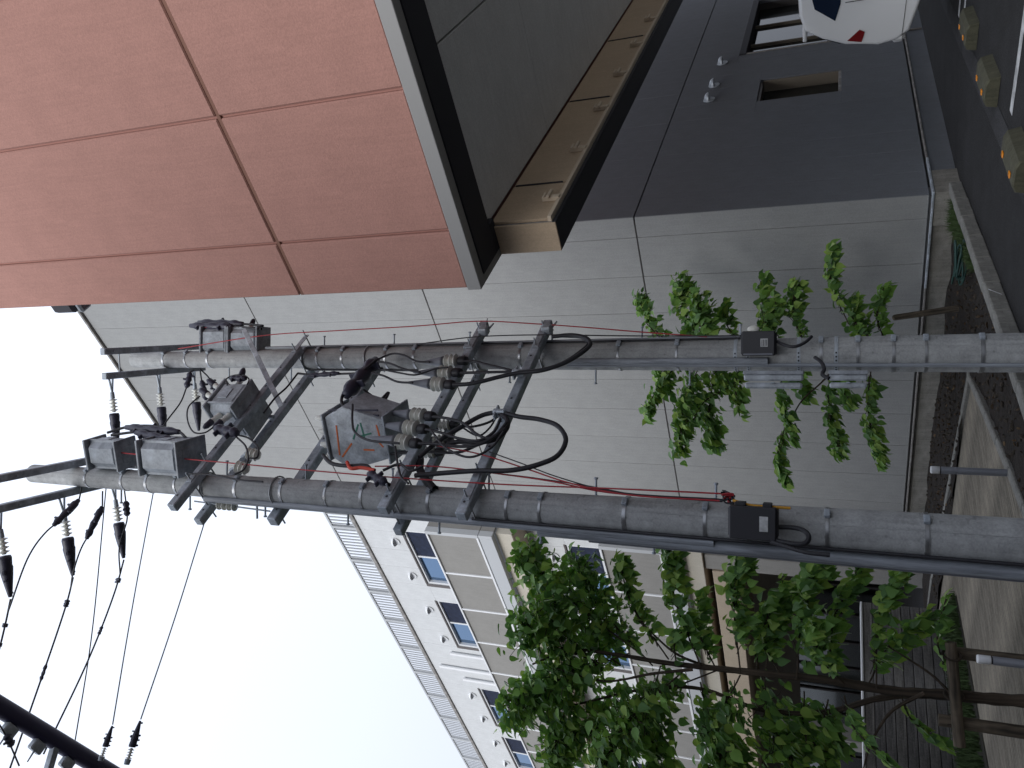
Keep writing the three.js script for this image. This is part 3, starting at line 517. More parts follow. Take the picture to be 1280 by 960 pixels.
// top arms: pairs of horizontal arms, square to the outgoing wires
const armDir = vF.clone().multiplyScalar(Math.cos(0.085)).addScaledVector(vR, Math.sin(0.085)).normalize(), armSide = V3().crossVectors(armDir, vU).normalize();   // armSide points to the right
const wireDir = armSide.clone().negate();
function topArm(label, pole, y, side, near, far, s = 0.075) {
  const r = poleR(9.5, y) + s / 2 + 0.004, c = pole.clone().setY(y).addScaledVector(armSide, side * r);
  const t = thing('top_arm', label, 'crossarm', c, 0, 'pole-top arms'); bar(t, 'beam', armDir.clone().multiplyScalar(-near), armDir.clone().multiplyScalar(far), s, s, M.steel, 0.007);
  for (const k of [-near + 0.12, -near * 0.45, far - 0.1]) rod(t, 'bolt', armDir.clone().multiplyScalar(k).add(V3(0, -0.06, 0)), armDir.clone().multiplyScalar(k).add(V3(0, 0.11, 0)), 0.009, 0.007, M.steel, 6);
  return { t, c };
}
const yR = 9.12, yL = 8.76;
const rA = topArm('right-hand arm of the pair on top of the right pole', PR, yR, 1, 0.92, 1.0), rB = topArm('left-hand arm of the pair on top of the right pole', PR, yR, -1, 0.92, 0.6);
const lA = topArm('right-hand arm of the pair on top of the left pole', PL, yL, 1, 1.5, 0.35), lB = topArm('left-hand arm of the pair on top of the left pole', PL, yL, -1, 1.5, 0.85);
{ // tie straps between the two arms of each pair
  for (const [o, other, nm] of [[rB, rA, 0.7], [lB, lA, 0.95]]) { const d = other.c.clone().sub(o.c); rod(o.t, 'tie_bolt', armDir.clone().multiplyScalar(-nm), armDir.clone().multiplyScalar(-nm).add(d), 0.009, 0.009, M.steel, 6); }
}

// ---------------------------------------------------------------- insulators
const shedGeo = (n, r0, r1, p) => { const q = [[0.001, 0]]; for (let i = 0; i < n; i++) { const y = i * p; q.push([r0, y + 0.004], [r1, y + p * 0.35], [r1, y + p * 0.45], [r0, y + p * 0.8]); } q.push([r0, n * p], [0.001, n * p + 0.002]); return latheGeo(q, 18); };
// dead-end string: yoke straps, ribbed porcelain rod, black insulating cover with lugs, pointing along dir
function strainSet(label, at, dir, len = 0.85, V = true, group = 'dead-end insulators') {
  const t = thing('strain_insulator', label, 'insulator', at, 0, group); const q = new THREE.Quaternion().setFromUnitVectors(V3(0, 1, 0), dir);
  const g = new THREE.Object3D(); g.quaternion.copy(q); g.updateMatrix(); const put = (m) => { m.position.applyQuaternion(q); m.quaternion.premultiply(q); return m; };
  const s = len / 0.85, w1 = Math.min(1, s);
  if (V) for (const e of [-1, 1]) { const m = rod(t, 'yoke_strap', V3(e * 0.07, 0, 0), V3(0, 0.17 * s, 0), 0.012, 0.012, M.steel, 8); put(m); }
  put(add(t, 'eye', new THREE.CylinderGeometry(0.026, 0.022, 0.08 * s, 10), M.steel, V3(0, 0.2 * s, 0)));
  put(add(t, 'ribbed_rod', shedGeo(4, 0.02 * w1, 0.052 * w1, 0.042 * s), M.porcelain, V3(0, 0.24 * s, 0)));
  const cv = latheGeo([[0.001, 0], [0.055, 0.005], [0.062, 0.03], [0.056, 0.10], [0.062, 0.12], [0.052, 0.2], [0.046, 0.24], [0.03, 0.34], [0.018, 0.41], [0.001, 0.412]].map(([a, b]) => [a * w1, b * s]), 12); put(add(t, 'cover', cv, M.cover, V3(0, 0.42 * s, 0)));
  for (const [dx, dy, w] of [[0.065, 0.46, 0.03], [0.063, 0.54, 0.026], [0.058, 0.61, 0.03], [-0.062, 0.58, 0.04], [-0.055, 0.66, 0.02], [0.03, 0.8, 0.025]]) put(add(t, 'cover_lug', cbox(0.04 * w1, w * w1, 0.03, 0.006), M.cover, V3(dx * w1, dy * s, 0)));
  return t;
}
// slim clamp cover with comb-like lugs, at a, pointing to b
function clampCover(label, a, b, r = 0.03, group = 'wire clamp covers') {
  const t = thing('clamp_cover', label, 'cable cover', a, 0, group), d = b.clone().sub(a), L = d.length(), q = new THREE.Quaternion().setFromUnitVectors(V3(0, 1, 0), d.normalize());
  const put = (m) => { m.position.applyQuaternion(q); m.quaternion.premultiply(q); return m; };
  put(add(t, 'cover', latheGeo([[0.001, 0], [r * 0.6, 0.004], [r * 0.7, L * 0.08], [r, L * 0.14], [r * 1.08, L * 0.24], [r * 0.82, L * 0.34], [r * 0.85, L * 0.42], [r * 1.1, L * 0.52], [r * 0.95, L * 0.62], [r * 0.8, L * 0.7], [r * 1.05, L * 0.8], [r, L * 0.86], [r * 0.7, L * 0.92], [r * 0.6, L - 0.004], [0.001, L]], 10), M.cover));
  for (let i = 0; i < 3; i++) put(add(t, 'lug', cbox(r * 1.3, 0.02, r, 0.004), M.cover, V3(r * (i === 1 ? -1.05 : 1.1), L * (0.25 + i * 0.25), r * 0.2)));
  return t;
}
function wire(name, label, cat, pts, r, m, group, seg = 8) { const g = tubeGeo(pts, r, seg, 7); const o = add(scene, name, g, m); tag(o, label, cat, group); return o; }

const armPoint = (arm, k) => arm.c.clone().addScaledVector(armDir, k).addScaledVector(armSide, -0.04);
// right pole: three strings run left from the near-left arm
const wd = wireDir.clone().add(V3(0, -0.04, 0)).normalize();
[[-0.83, 'nearest the free end of the arm'], [-0.15, 'beside the tip of the right pole'], [0.42, 'behind the right pole']].forEach(([k, w]) => strainSet('ribbed dead-end insulator on the right pole arm, ' + w, armPoint(rB, k), wd, 0.78));
// left pole: three strings run out to the left
const wd2 = wireDir.clone().add(V3(0, -0.10, 0)).normalize(), leftEnds = [];
[[-0.86, 'nearest the free end of the arm'], [-0.20, 'beside the tip of the left pole'], [0.42, 'behind the left pole']].forEach(([k, w]) => { const a = armPoint(lB, k); strainSet('ribbed dead-end insulator on the left pole arm, ' + w, a, wd2, 0.82); leftEnds.push(a.clone().addScaledVector(wd2, 0.82)); });

// overhead wires going out to the left, past the dark steel pipe
const farL = (px, py, y) => P(px, py, 'y', y);
const skyW = [[leftEnds[0], farL(10, 790, 8.66), farL(0, 830, 8.65), farL(-30, 910, 8.66)], [leftEnds[1], farL(87, 760, 8.70), farL(40, 904, 8.6), farL(16, 975, 8.58)], [leftEnds[2], farL(147, 745, 8.62), farL(116, 828, 8.60), farL(60, 950, 8.55)]];
const wn = ['from the end of the left pole arm', 'from the middle of the left pole arm', 'from the arm behind the left pole'];
skyW.forEach((p, i) => {
  wire('overhead_wire', 'thin dark overhead wire running into the sky ' + wn[i], 'wire', p, 0.009, M.rubber, 'overhead wires');
  const c = new THREE.CatmullRomCurve3(p, false, 'centripetal'); const a = c.getPoint(i === 2 ? 0.2 : 0.3), b = c.getPoint((i === 2 ? 0.2 : 0.3) + 0.055); clampCover('small lugged clamp cover on the wire ' + wn[i], a, b, 0.026);
  const e = c.getPoint(0.52), f2 = c.getPoint(0.565); clampCover('slim dark sleeve further along the wire ' + wn[i], e, f2, 0.017);
});
wire('overhead_wire', 'thin straight wire dropping from behind the left pole to the dark steel pipe', 'wire', [armPoint(lB, 0.30).add(V3(0, -0.03, 0)), P(118, 805, 'y', 8.3), P(99, 935, 'y', 8.1)], 0.006, M.rubber, 'overhead wires');
const g1 = [P(194, 617, 'z', -4.62), P(168, 770, 'y', 7.5), P(146, 912, 'y', 7.4)], g2 = [V3(3.57, 7.0, -4.72), null, P(181, 905, 'y', 6.95)]; g2[1] = g2[0].clone().lerp(g2[2], 0.5).add(V3(0, -0.015, 0));
wire('span_wire', 'thin bare wire from the left pole shaft to a dark dead-end insulator', 'wire', g1, 0.006, M.steel, 'overhead wires'); wire('span_wire', 'thin bare wire from the upper crossarm end to a dark dead-end insulator', 'wire', g2, 0.006, M.steel, 'overhead wires');
{ const d1 = g1[2].clone().sub(P(128, 968, 'y', 7.4)).normalize(), s1 = P(128, 968, 'y', 7.4); strainSet('dark dead-end insulator in the sky, ending the wire from the left pole shaft', s1, d1, g1[2].distanceTo(s1), false);
  const s2 = P(160, 975, 'y', 6.95), d2 = g2[2].clone().sub(s2).normalize(); strainSet('dark dead-end insulator with a white foot, ending the wire from the crossarm end', s2, d2, g2[2].distanceTo(s2), false); }
// jumper wires with their slim covers under the left arm
{ const J = [[[104, 615], [97, 640], [60, 672], [40, 700], [26, 738]], [[157, 617], [160, 640], [161, 655], [152, 688], [148, 705]], [[130, 620], [128, 650], [105, 690], [95, 720], [91, 735]]];
  const nm = ['to the end wire', 'to the rear wire', 'to the middle wire'];
  J.forEach((q, i) => { const pts = q.slice(0, -1).map(([x, y]) => P(x, y, 'y', 8.5)); pts.push(new THREE.CatmullRomCurve3(skyW[[0, 2, 1][i]], false, 'centripetal').getPoint(0.16)); wire('jumper_wire', 'dark jumper wire hanging under the left pole arm ' + nm[i], 'wire', pts, 0.008, M.rubber, 'jumper wires');
    const c = new THREE.CatmullRomCurve3(pts, false, 'centripetal'); clampCover('dark jumper cover with lugs under the left pole arm ' + nm[i], c.getPoint(0.16), c.getPoint(0.44), 0.034); }); }

// third structure: dark steel pipe crossing the corner of the sky, on its own pole off to the left
{
  const t = thing('steel_pipe_arm', 'thick dark steel pipe slanting across the pale sky with fittings beneath', 'pipe', V3(1.8, 8.0, -4.0));
  rod(t, 'pipe', V3(-0.337, 0.03, 1.2), V3(0.336, -0.02, -4.9), 0.078, 0.078, mat(0.035, 0.03, 0.085, { roughness: 0.5 }), 20);
  for (const z of [-1.2, -1.55, -1.95, -2.3]) { const ox = -0.205 - 0.11 * z; block(t, 'fitting', M.galv, ox - 0.16, ox - 0.07, -0.06, 0.0, z - 0.07, z + 0.07, 0.01); rod(t, 'fitting_bolt', V3(ox - 0.12, -0.03, z), V3(ox - 0.25, -0.05, z), 0.01, 0.006, M.steel, 6); }
  bar(t, 'side_arm', V3(-0.05, -0.02, -1.72), V3(-0.75, -0.05, -2.1), 0.06, 0.06, M.steel); 
  rod(t, 'support_pole', V3(0.36, -8.3, -5.1), V3(0.36, 0.6, -5.1), 0.16, 0.12, M.pole, 24);
}
wire('overhead_wire', 'short wire with a dark sleeve below the steel pipe in the sky', 'wire', [P(0, 906, 'y', 8.0), P(14, 930, 'y', 7.9), P(30, 965, 'y', 7.8)], 0.007, M.rubber, 'overhead wires');
clampCover('dark sleeve on the short wire below the steel pipe', P(12, 926, 'y', 7.91), P(21, 941, 'y', 7.86), 0.03);

// ---------------------------------------------------------------- switchgear
function bushing(parent, a, dir, L = 0.16, r = 0.032, capped = true) {
  const q = new THREE.Quaternion().setFromUnitVectors(V3(0, 1, 0), dir.clone().normalize());
  const m = add(parent, 'bushing', latheGeo([[0.001, 0], [r, 0], [r * 1.1, L * 0.12], [r * 0.85, L * 0.2], [r * 1.08, L * 0.4], [r * 0.8, L * 0.5], [r, L * 0.7], [r * 0.7, L * 0.85], [r * 0.62, L], [0.001, L]], 14), M.porcelain, a); m.quaternion.copy(q);
  if (capped) add(m, 'bushing_cap', latheGeo([[0.001, L * 0.8], [r * 1.1, L * 0.8], [r * 0.95, L * 1.3], [r * 0.5, L * 1.5], [0.001, L * 1.5]], 12), M.cover); return m;
}
function switchBox(label, c, w, h, d, turn, m) {
  const t = thing('switch_box', label, 'switch box', c, turn, 'pole switch boxes');
  add(t, 'body', cbox(w, h, d, 0.065), m); block(t, 'lid', m, -w / 2 - 0.015, w / 2 + 0.015, h / 2 - 0.035, h / 2 - 0.005, -d / 2 - 0.015, d / 2 + 0.015, 0.006);
  block(t, 'base_flange', m, -w / 2 - 0.012, w / 2 + 0.012, -h / 2 + 0.005, -h / 2 + 0.03, -d / 2 - 0.012, d / 2 + 0.012, 0.004);
  block(t, 'nameplate', M.galv, -0.07, 0.07, -0.03, 0.08, d / 2 + 0.001, d / 2 + 0.008, 0.002); block(t, 'strap', m, -w / 2 + 0.05, -w / 2 + 0.075, -h / 2 + 0.03, h / 2 - 0.035, -d / 2 - 0.008, d / 2 + 0.010, 0.003);
  block(t, 'bracket', M.steel, w / 2 - 0.08, w / 2 - 0.04, -h / 2 - 0.05, h / 2 - 0.1, -d / 2 - 0.03, -d / 2 + 0.002, 0.004);
  return t;
}
const camTurn = Math.atan2(-vF.x, -vF.z);   // front face towards the camera
{ // box on the upper crossarms
  const c = P(300, 516, 'z', -4.35), t = switchBox('light grey switch box resting on the upper crossarms between the poles', c.add(V3(0, 0.02, 0)), 0.40, 0.38, 0.46, -0.05, M.switchLight);
  for (const [x, z] of [[0.12, 0.15], [-0.02, 0.15]]) bushing(t, V3(x, 0.19, z), V3(0.3, 0.8, 0.3)); for (const y of [0.02, -0.1]) bushing(t, V3(-0.2, y, 0.12), V3(-1, 0.1, 0.2)); bushing(t, V3(0.2, 0.05, 0.14), V3(1, 0.2, 0.2));
}
{ const c = P(216, 574, 'z', -4.25), t = switchBox('grey switch box with three white bushings beside the left pole, lower of the two there', c, 0.36, 0.52, 0.32, 0.55, M.switchGrey); for (const x of [-0.1, 0.0, 0.1]) bushing(t, V3(x, 0.25, 0.03), V3(0.5, 0.8, 0.2), 0.15, 0.035); }
{ const c = P(140, 572, 'z', -4.25), t = switchBox('grey switch box beside the left pole, higher of the two there', c, 0.24, 0.44, 0.28, 0.5, M.switchGrey); for (const y of [0.16, 0.07, -0.02]) bushing(t, V3(0.12, y, 0.0), V3(1, 0.25, 0), 0.16, 0.026); }
{ const c = P(272, 430, 'z', -4.35), t = switchBox('long grey switch box with red marking high on the right pole', c, 0.18, 0.42, 0.30, 0.7, M.switchGrey); t.position.y = 8.35; for (const y of [0.17, 0.08, -0.01]) bushing(t, V3(0.09, y, 0.02), V3(1, 0.15, 0), 0.18, 0.026);
  block(t, 'red_mark', M.redPaint, -0.06, 0.092, 0.08, 0.16, 0.152, 0.156, 0.001); block(t, 'red_mark', M.redPaint, -0.03, 0.092, -0.12, -0.06, 0.152, 0.156, 0.001);
  const c2 = P(310, 429, 'z', -4.35), u = switchBox('darker grey control box just below the red-marked switch on the right pole', c2, 0.22, 0.46, 0.28, 0.7, M.switchGrey); bushing(u, V3(0.08, 0.05, 0.12), V3(0.6, 0.2, 0.8), 0.12, 0.03); }
// comb-like covered jumpers above these boxes
[[[237, 412], [262, 410], [290, 412], [326, 415]], [[247, 408], [275, 407], [303, 409], [328, 411]]].forEach((q, i) => { const p = q.map(([x, y]) => P(x, y, 'z', -4.2)); clampCover('chunky dark jumper cover beside the red-marked switch, ' + (i ? 'outer' : 'inner') + ' of the two', p[0], p[2], 0.045); wire('jumper_wire', 'short dark jumper along the red-marked switch, ' + (i ? 'outer' : 'inner') + ' of the two', 'wire', p, 0.014, M.rubber, 'jumper wires'); });
[[[135, 547], [158, 540], [192, 538], [225, 545], [233, 552]], [[140, 550], [170, 546], [200, 548], [218, 556]]].forEach((q, i) => { const p = q.map(([x, y]) => P(x, y, 'z', -4.15)); clampCover('chunky dark jumper cover between the two left pole switch boxes, ' + (i ? 'lower' : 'upper') + ' of the two', p[1], p[3], 0.042); wire('jumper_wire', 'dark jumper linking the two left pole switch boxes, ' + (i ? 'lower' : 'upper') + ' of the two', 'wire', p, 0.014, M.rubber, 'jumper wires'); });
// covers and jumper loops round the central switch box
[[[233, 490], [238, 470], [242, 468]], [[258, 505], [252, 480], [250, 468]], [[272, 497], [262, 478], [250, 466]]].forEach((q, i) => { const p = q.map(([x, y]) => P(x, y, 'y', 8.4)); clampCover('slim dark hanging cover below the right pole arm, ' + ['hanging free', 'in the middle', 'by the switch box'][i], p[0], p[1], 0.034); wire('jumper_wire', 'short drop wire above a slim hanging cover, ' + ['free one', 'middle one', 'one by the switch box'][i], 'wire', [p[0], p[1], p[2]], 0.009, M.rubber, 'jumper wires'); });
const zc = (q, z) => q.map(([x, y]) => P(x, y, 'z', z));
wire('jumper_wire', 'thin dark loop hanging from the right pole arm down to the central switch box', 'wire', zc([[233, 490], [226, 508], [208, 533], [200, 548]], -4.2), 0.008, M.rubber, 'jumper wires');
wire('jumper_wire', 'wide thin loop in front of the central switch box', 'wire', zc([[250, 500], [237, 512], [235, 530], [245, 546], [258, 545], [268, 538]], -4.1), 0.008, M.rubber, 'jumper wires');
wire('jumper_wire', 'loop from the central switch box down to the small spool insulators', 'wire', zc([[298, 548], [312, 552], [324, 565], [322, 576], [311, 577]], -4.15), 0.009, M.rubber, 'jumper wires');
wire('jumper_wire', 'long loop from the central switch box to the lower spool insulator', 'wire', zc([[296, 550], [308, 562], [311, 580], [305, 592], [295, 597]], -4.12), 0.009, M.rubber, 'jumper wires');
clampCover('thick dark cover hugging the near side of the central switch box', P(270, 540, 'z', -4.08), P(298, 546, 'z', -4.08), 0.05); clampCover('small dark comb cover above the central switch box', P(288, 477, 'z', -4.1), P(308, 477, 'z', -4.1), 0.032);
wire('jumper_wire', 'small loop holding the comb cover above the central switch box', 'wire', zc([[284, 486], [283, 478], [290, 474], [304, 473], [311, 478], [309, 485]], -4.1), 0.007, M.rubber, 'jumper wires');
for (const [x, y, w] of [[296, 587, 'nearer the left pole'], [310, 570, 'nearer the switch box']]) { const c = P(x, y, 'z', -4.22), t = thing('spool_insulator', 'small white spool insulator under the upper crossarm, ' + w, 'insulator', c, 0, 'spool insulators'); const m = add(t, 'spool', shedGeo(3, 0.038, 0.058, 0.042), M.porcelain, V3(0, 0, 0)); m.rotation.set(0.25, 0, Math.PI); rod(t, 'pin', V3(0, 0.0, 0), V3(0, 0.10, -0.06), 0.012, 0.012, M.steel, 8); }

// ---------------------------------------------------------------- the orange-marked transformer
{
  const c = P(462, 541, 'z', -4.45), t = thing('transformer', 'grey six-sided transformer with orange marks and white bushings, hung between the poles', 'transformer', c, -1.2); t.scale.setScalar(0.84);
  const prof = new THREE.Shape([[-0.36, 0.16], [-0.22, 0.36], [0.24, 0.36], [0.36, 0.12], [0.22, -0.36], [-0.2, -0.36]].map(([x, y]) => new THREE.Vector2(x, y)));
  const g = new THREE.ExtrudeGeometry(prof, { depth: 0.46, bevelEnabled: true, bevelSize: 0.02, bevelThickness: 0.02, bevelSegments: 2 }); g.translate(0, 0, -0.23);
  add(t, 'tank', toCreasedNormals(g, 0.5), M.switchLight);
  block(t, 'base_flange', M.switchGrey, -0.27, 0.29, -0.40, -0.375, -0.28, 0.28, 0.005); block(t, 'lid_flange', M.switchLight, -0.27, 0.29, 0.385, 0.41, -0.28, 0.28, 0.005);
  const or = mat(0.55, 0.13, 0.03, { roughness: 0.7 }), gr = mat(0.04, 0.17, 0.12, { roughness: 0.7 });
  for (const [x0, y0, x1, y1, m] of [[-0.2, 0.27, 0.16, 0.24, or], [-0.22, 0.24, -0.05, 0.08, or], [-0.12, -0.06, -0.12, -0.2, or], [0.02, -0.3, 0.18, -0.28, or], [-0.08, -0.32, 0.02, -0.24, or], [0.0, 0.05, 0.18, -0.05, gr], [0.02, -0.1, 0.2, -0.08, gr], [0.04, -0.05, 0.08, -0.2, gr]]) bar(t, 'tape_mark', V3(x0, y0, 0.252), V3(x1, y1, 0.252), 0.004, 0.02, m, 0.001);
  for (const x of [-0.16, 0.0, 0.16]) for (const z of [-0.12, 0.10]) bushing(t, V3(x, 0.40, z), V3(0.15, 1, 0.1), 0.2, 0.042, false);
  for (const x of [0.27, 0.33]) bar(t, 'side_frame', V3(x, -0.3, 0.2), V3(x, 0.3, 0.24), 0.02, 0.02, M.cover);
  bar(t, 'hanger', V3(-0.25, 0.2, -0.26), V3(0.28, 0.2, -0.26), 0.05, 0.06, M.steel); bar(t, 'side_bracket', V3(-0.3, -0.1, -0.24), V3(-0.3, 0.34, -0.24), 0.04, 0.03, M.steel);
}
clampCover('long dark cable cover climbing from the transformer bushings to the right pole', P(432, 497, 'z', -4.2), P(470, 452, 'z', -4.3), 0.075);
wire('lead_wire', 'dark lead bending over into the transformer bushings', 'cable', zc([[470, 452], [450, 470], [432, 490], [427, 503], [430, 512]], -4.2), 0.016, M.rubber, 'transformer leads');
wire('lead_wire', 'dark lead hanging down the transformer front', 'cable', zc([[441, 508], [441, 530], [444, 542], [460, 552], [500, 556]], -4.05), 0.011, M.rubber, 'transformer leads');
wire('lead_wire', 'dark lead curling under the transformer towards the left pole', 'cable', zc([[405, 572], [416, 582], [436, 585], [460, 585], [472, 600], [488, 608]], -4.2), 0.018, M.rubber, 'transformer leads');
wire('lead_wire', 'dark lead crossing behind the transformer bushings', 'cable', zc([[455, 490], [470, 500], [480, 503], [486, 492], [478, 500]], -4.3), 0.014, M.rubber, 'transformer leads');
clampCover('stubby dark cover on the lead under the transformer', P(462, 594, 'z', -4.18), P(484, 606, 'z', -4.18), 0.04);
{ const redT = mat(0.6, 0.06, 0.03, { roughness: 0.6 }); wire('lead_wire', 'bright orange-red lead at the foot of the transformer', 'cable', zc([[435, 580], [440, 588], [452, 587], [470, 590]], -4.16), 0.016, redT, 'transformer leads'); }

// ---------------------------------------------------------------- cable terminations on the crossarms
function termination(label, px, py, z, tipx, tipy, s = 1) {   // white sheds above the beam, grey cone, thin lead
  const base = P(px, py, 'z', z), tip = P(tipx, tipy, 'z', z), d = tip.clone().sub(base).normalize(), t = thing('cable_termination', label, 'insulator', base, 0, 'cable terminations'), q = new THREE.Quaternion().setFromUnitVectors(V3(0, 1, 0), d), L = base.distanceTo(tip);
  const put = (m) => { m.position.applyQuaternion(q); m.quaternion.premultiply(q); return m; };
  put(add(t, 'foot', latheGeo([[0.001, -0.05], [0.04, -0.05], [0.05, -0.02], [0.05, 0.03], [0.035, 0.05], [0.001, 0.05]].map(([a, b]) => [a * s, b * s]), 14), M.rubber));
  put(add(t, 'sheds', shedGeo(3, 0.042 * s, 0.072 * s, 0.05 * s), M.porcelain, V3(0, 0.05 * s, 0)));
  put(add(t, 'cone', latheGeo([[0.001, 0], [0.055, 0.0], [0.05, 0.03], [0.012, L * 0.62], [0.008, L * 0.66], [0.001, L * 0.66]].map(([a, b]) => [a * s, b]), 14), M.greyCover, V3(0, 0.2 * s, 0)));
  put(rod(t, 'stud', V3(0, 0.2 * s + L * 0.6, 0), V3(0, L, 0), 0.007, 0.006, M.rubber, 6));
  return t;
}
termination('white shedded cable termination with grey cone by the right pole, closest to the pole', 578, 452, -4.24, 535, 454);
termination('white shedded cable termination with grey cone by the right pole, middle of three', 571, 467, -4.24, 523, 467);
termination('white shedded cable termination with grey cone by the right pole, farthest from the pole', 562, 482, -4.24, 515, 480);
termination('white shedded cable termination below the transformer, nearest the right pole', 538, 522, -4.24, 488, 518);
termination('white shedded cable termination below the transformer, middle of three', 529, 538, -4.24, 478, 533);
termination('white shedded cable termination below the transformer, nearest the left pole', 520, 556, -4.24, 470, 550);
termination('small dim cable termination on the rear crossarm, nearest the right pole', 568, 531, -4.62, 535, 535, 0.8);
termination('small dim cable termination on the rear crossarm, middle of three', 562, 551, -4.62, 528, 553, 0.8);
termination('small dim cable termination on the rear crossarm, nearest the left pole', 550, 566, -4.62, 490, 568, 0.8);
// leads from the tips
wire('lead_wire', 'dark lead from the pole-side termination up to the long cable cover', 'cable', zc([[470, 452], [490, 444], [505, 446], [520, 453], [537, 454]], -4.2), 0.011, M.rubber, 'termination leads');
wire('lead_wire', 'dark lead from the middle termination up to the long cable cover', 'cable', zc([[472, 454], [486, 456], [505, 463], [525, 467]], -4.18), 0.011, M.rubber, 'termination leads');
wire('lead_wire', 'dark lead from the outer termination up to the long cable cover', 'cable', zc([[465, 468], [480, 472], [497, 479], [516, 480]], -4.18), 0.011, M.rubber, 'termination leads');
// thick cables below the terminations
const thick = [
  ['thick black cable sweeping from the right-hand terminations along the right pole', [[571, 453], [590, 452], [612, 457], [635, 462], [648, 466]], -4.22, 0.013],
  ['thick black cable gathered below the middle right-hand termination', [[575, 467], [600, 466], [630, 465], [650, 465]], -4.2, 0.014],
  ['thick black cable from the outer right-hand termination up along the right pole', [[566, 482], [590, 480], [625, 471], [648, 466], [675, 463], [703, 454], [724, 442], [737, 430], [733, 422], [715, 418], [690, 420]], -4.12, 0.020],
  ['thick black cable looped against the right pole shaft', [[648, 465], [680, 461], [705, 452], [728, 436], [735, 428], [728, 421], [700, 419]], -4.16, 0.017],
  ['big hanging loop of thick black cable below the terminations', [[525, 573], [545, 556], [575, 536], [605, 519], [625, 516], [650, 521], [675, 524], [698, 532], [708, 549], [698, 569], [672, 581], [640, 588], [600, 589], [560, 592], [520, 596]], -4.2, 0.021],
  ['thick black cable bundle bending up behind the lower crossarm', [[624, 516], [634, 524], [634, 536], [622, 548], [605, 553], [575, 553], [560, 556]], -4.2, 0.022],
  ['thick black cable drooping from the near termination row', [[541, 522], [560, 524], [580, 530], [598, 544], [612, 548], [632, 536]], -4.15, 0.013],
  ['thick black cable from the middle termination to the lower crossarm', [[533, 538], [552, 542], [575, 549], [600, 551], [618, 540], [626, 524]], -4.15, 0.013],
  ['thick black cable from the left termination to the lower crossarm', [[524, 556], [545, 556], [575, 559], [600, 556], [620, 545], [634, 528]], -4.15, 0.014],
  ['heavy black cable running down behind the left pole', [[520, 560], [526, 575], [526, 588], [533, 600], [545, 613]], -4.35, 0.036],
  ['black cable tied along the rear crossarm terminations', [[570, 532], [590, 534], [612, 528], [624, 520]], -4.55, 0.012],
  ['black cable hanging from the rear row to the front bundle', [[565, 551], [585, 556], [605, 554], [622, 546]], -4.5, 0.012],
  ['black cable below the transformer towards the rear crossarm', [[486, 570], [510, 567], [540, 566], [575, 566], [600, 556]], -4.5, 0.014],
];
thick.forEach(([l, q, z, r]) => wire('power_cable', l, 'cable', zc(q, z), r, M.rubber, 'thick black cables'));
// cable clamps on the lowest crossarm
for (const [x, y, w] of [[625, 516, 'over the big loop'], [648, 466, 'near the right pole']]) { const c = P(x, y, 'z', -4.2), t = thing('cable_clamp', 'pale steel cable clamp on the lowest crossarm, ' + w, 'clamp', c, 0, 'cable clamps'); add(t, 'saddle', cbox(0.05, 0.12, 0.07, 0.012), M.galv); block(t, 'ear', M.galv, -0.07, 0.07, 0.02, 0.04, -0.03, 0.03, 0.004); }
// bracket heads on the right ends of the two lower crossarms
for (const [x, y, w] of [[604, 414, 'upper'], [683, 411, 'lower']]) { const c = P(x, y, 'z', -4.25), t = thing('arm_bracket', 'forked steel bracket on the right-hand end of the ' + w + ' of the two long crossarms', 'bracket', c, 0, 'arm end brackets'); add(t, 'block', cbox(0.09, 0.10, 0.09, 0.015), M.galv); for (const e of [-1, 1]) rod(t, 'prong', V3(0.02, e * 0.04, 0), V3(0.10, e * 0.08, 0.02), 0.012, 0.008, M.steel, 6); if (w === 'upper') rod(t, 'pin', V3(0.02, 0.0, 0), V3(0.19, 0.02, 0.02), 0.005, 0.005, M.steel, 6); }

// ---------------------------------------------------------------- red wires
const reds = [
  ['thin red wire from the high right switch down past the arm bracket', [[222, 441], [330, 423], [420, 416], [520, 409], [598, 402], [660, 404], [730, 408], [800, 413], [883, 418]], -4.22, 0.006],
  ['thin red wire slanting from the left switch boxes down the left pole side', [[118, 569], [200, 576], [300, 584], [400, 592], [500, 599], [640, 606], [760, 609], [907, 614]], -4.2, 0.006],
  ['red wire from the transformer foot down to the left pole box', [[545, 558], [600, 568], [660, 586], [710, 602], [780, 616], [905, 623]], -4.22, 0.006],
  ['red wire fanning out just below the first towards the left pole box', [[470, 585], [540, 584], [620, 592], [690, 601], [760, 614], [905, 622]], -4.25, 0.006],
];
reds.forEach(([l, q, z, r]) => wire('red_wire', l, 'wire', zc(q, z), r, M.redWire, 'red control wires'));
wire('control_wire', 'thin black wire fanning beside the red ones, uppermost', 'wire', zc([[612, 565], [650, 578], [700, 596], [770, 613], [905, 621]], -4.24), 0.005, M.rubber, 'black control wires'); wire('control_wire', 'thin black wire fanning beside the red ones, lowest', 'wire', zc([[600, 590], [660, 596], [740, 607], [800, 617], [905, 624]], -4.26), 0.005, M.rubber, 'black control wires');
wire('control_wire', 'thin black wire sagging beside the right pole to the black box', 'wire', zc([[520, 432], [590, 422], [680, 418], [725, 418], [790, 418], [880, 417], [930, 416]], -4.2), 0.006, M.rubber, 'black control wires');
{ const c = P(910, 618, 'z', -4.2), t = thing('wire_knot', 'dark red bunch of wire ends tied above the left pole box', 'wire', c); for (let i = 0; i < 5; i++) { const q = []; for (let k = 0; k < 6; k++) q.push(V3(rr(-0.05, 0.05), rr(-0.06, 0.05), rr(-0.03, 0.03))); add(t, 'strand', tubeGeo(q, 0.007, 6, 6), i % 2 ? M.redWire : M.rubber); } }
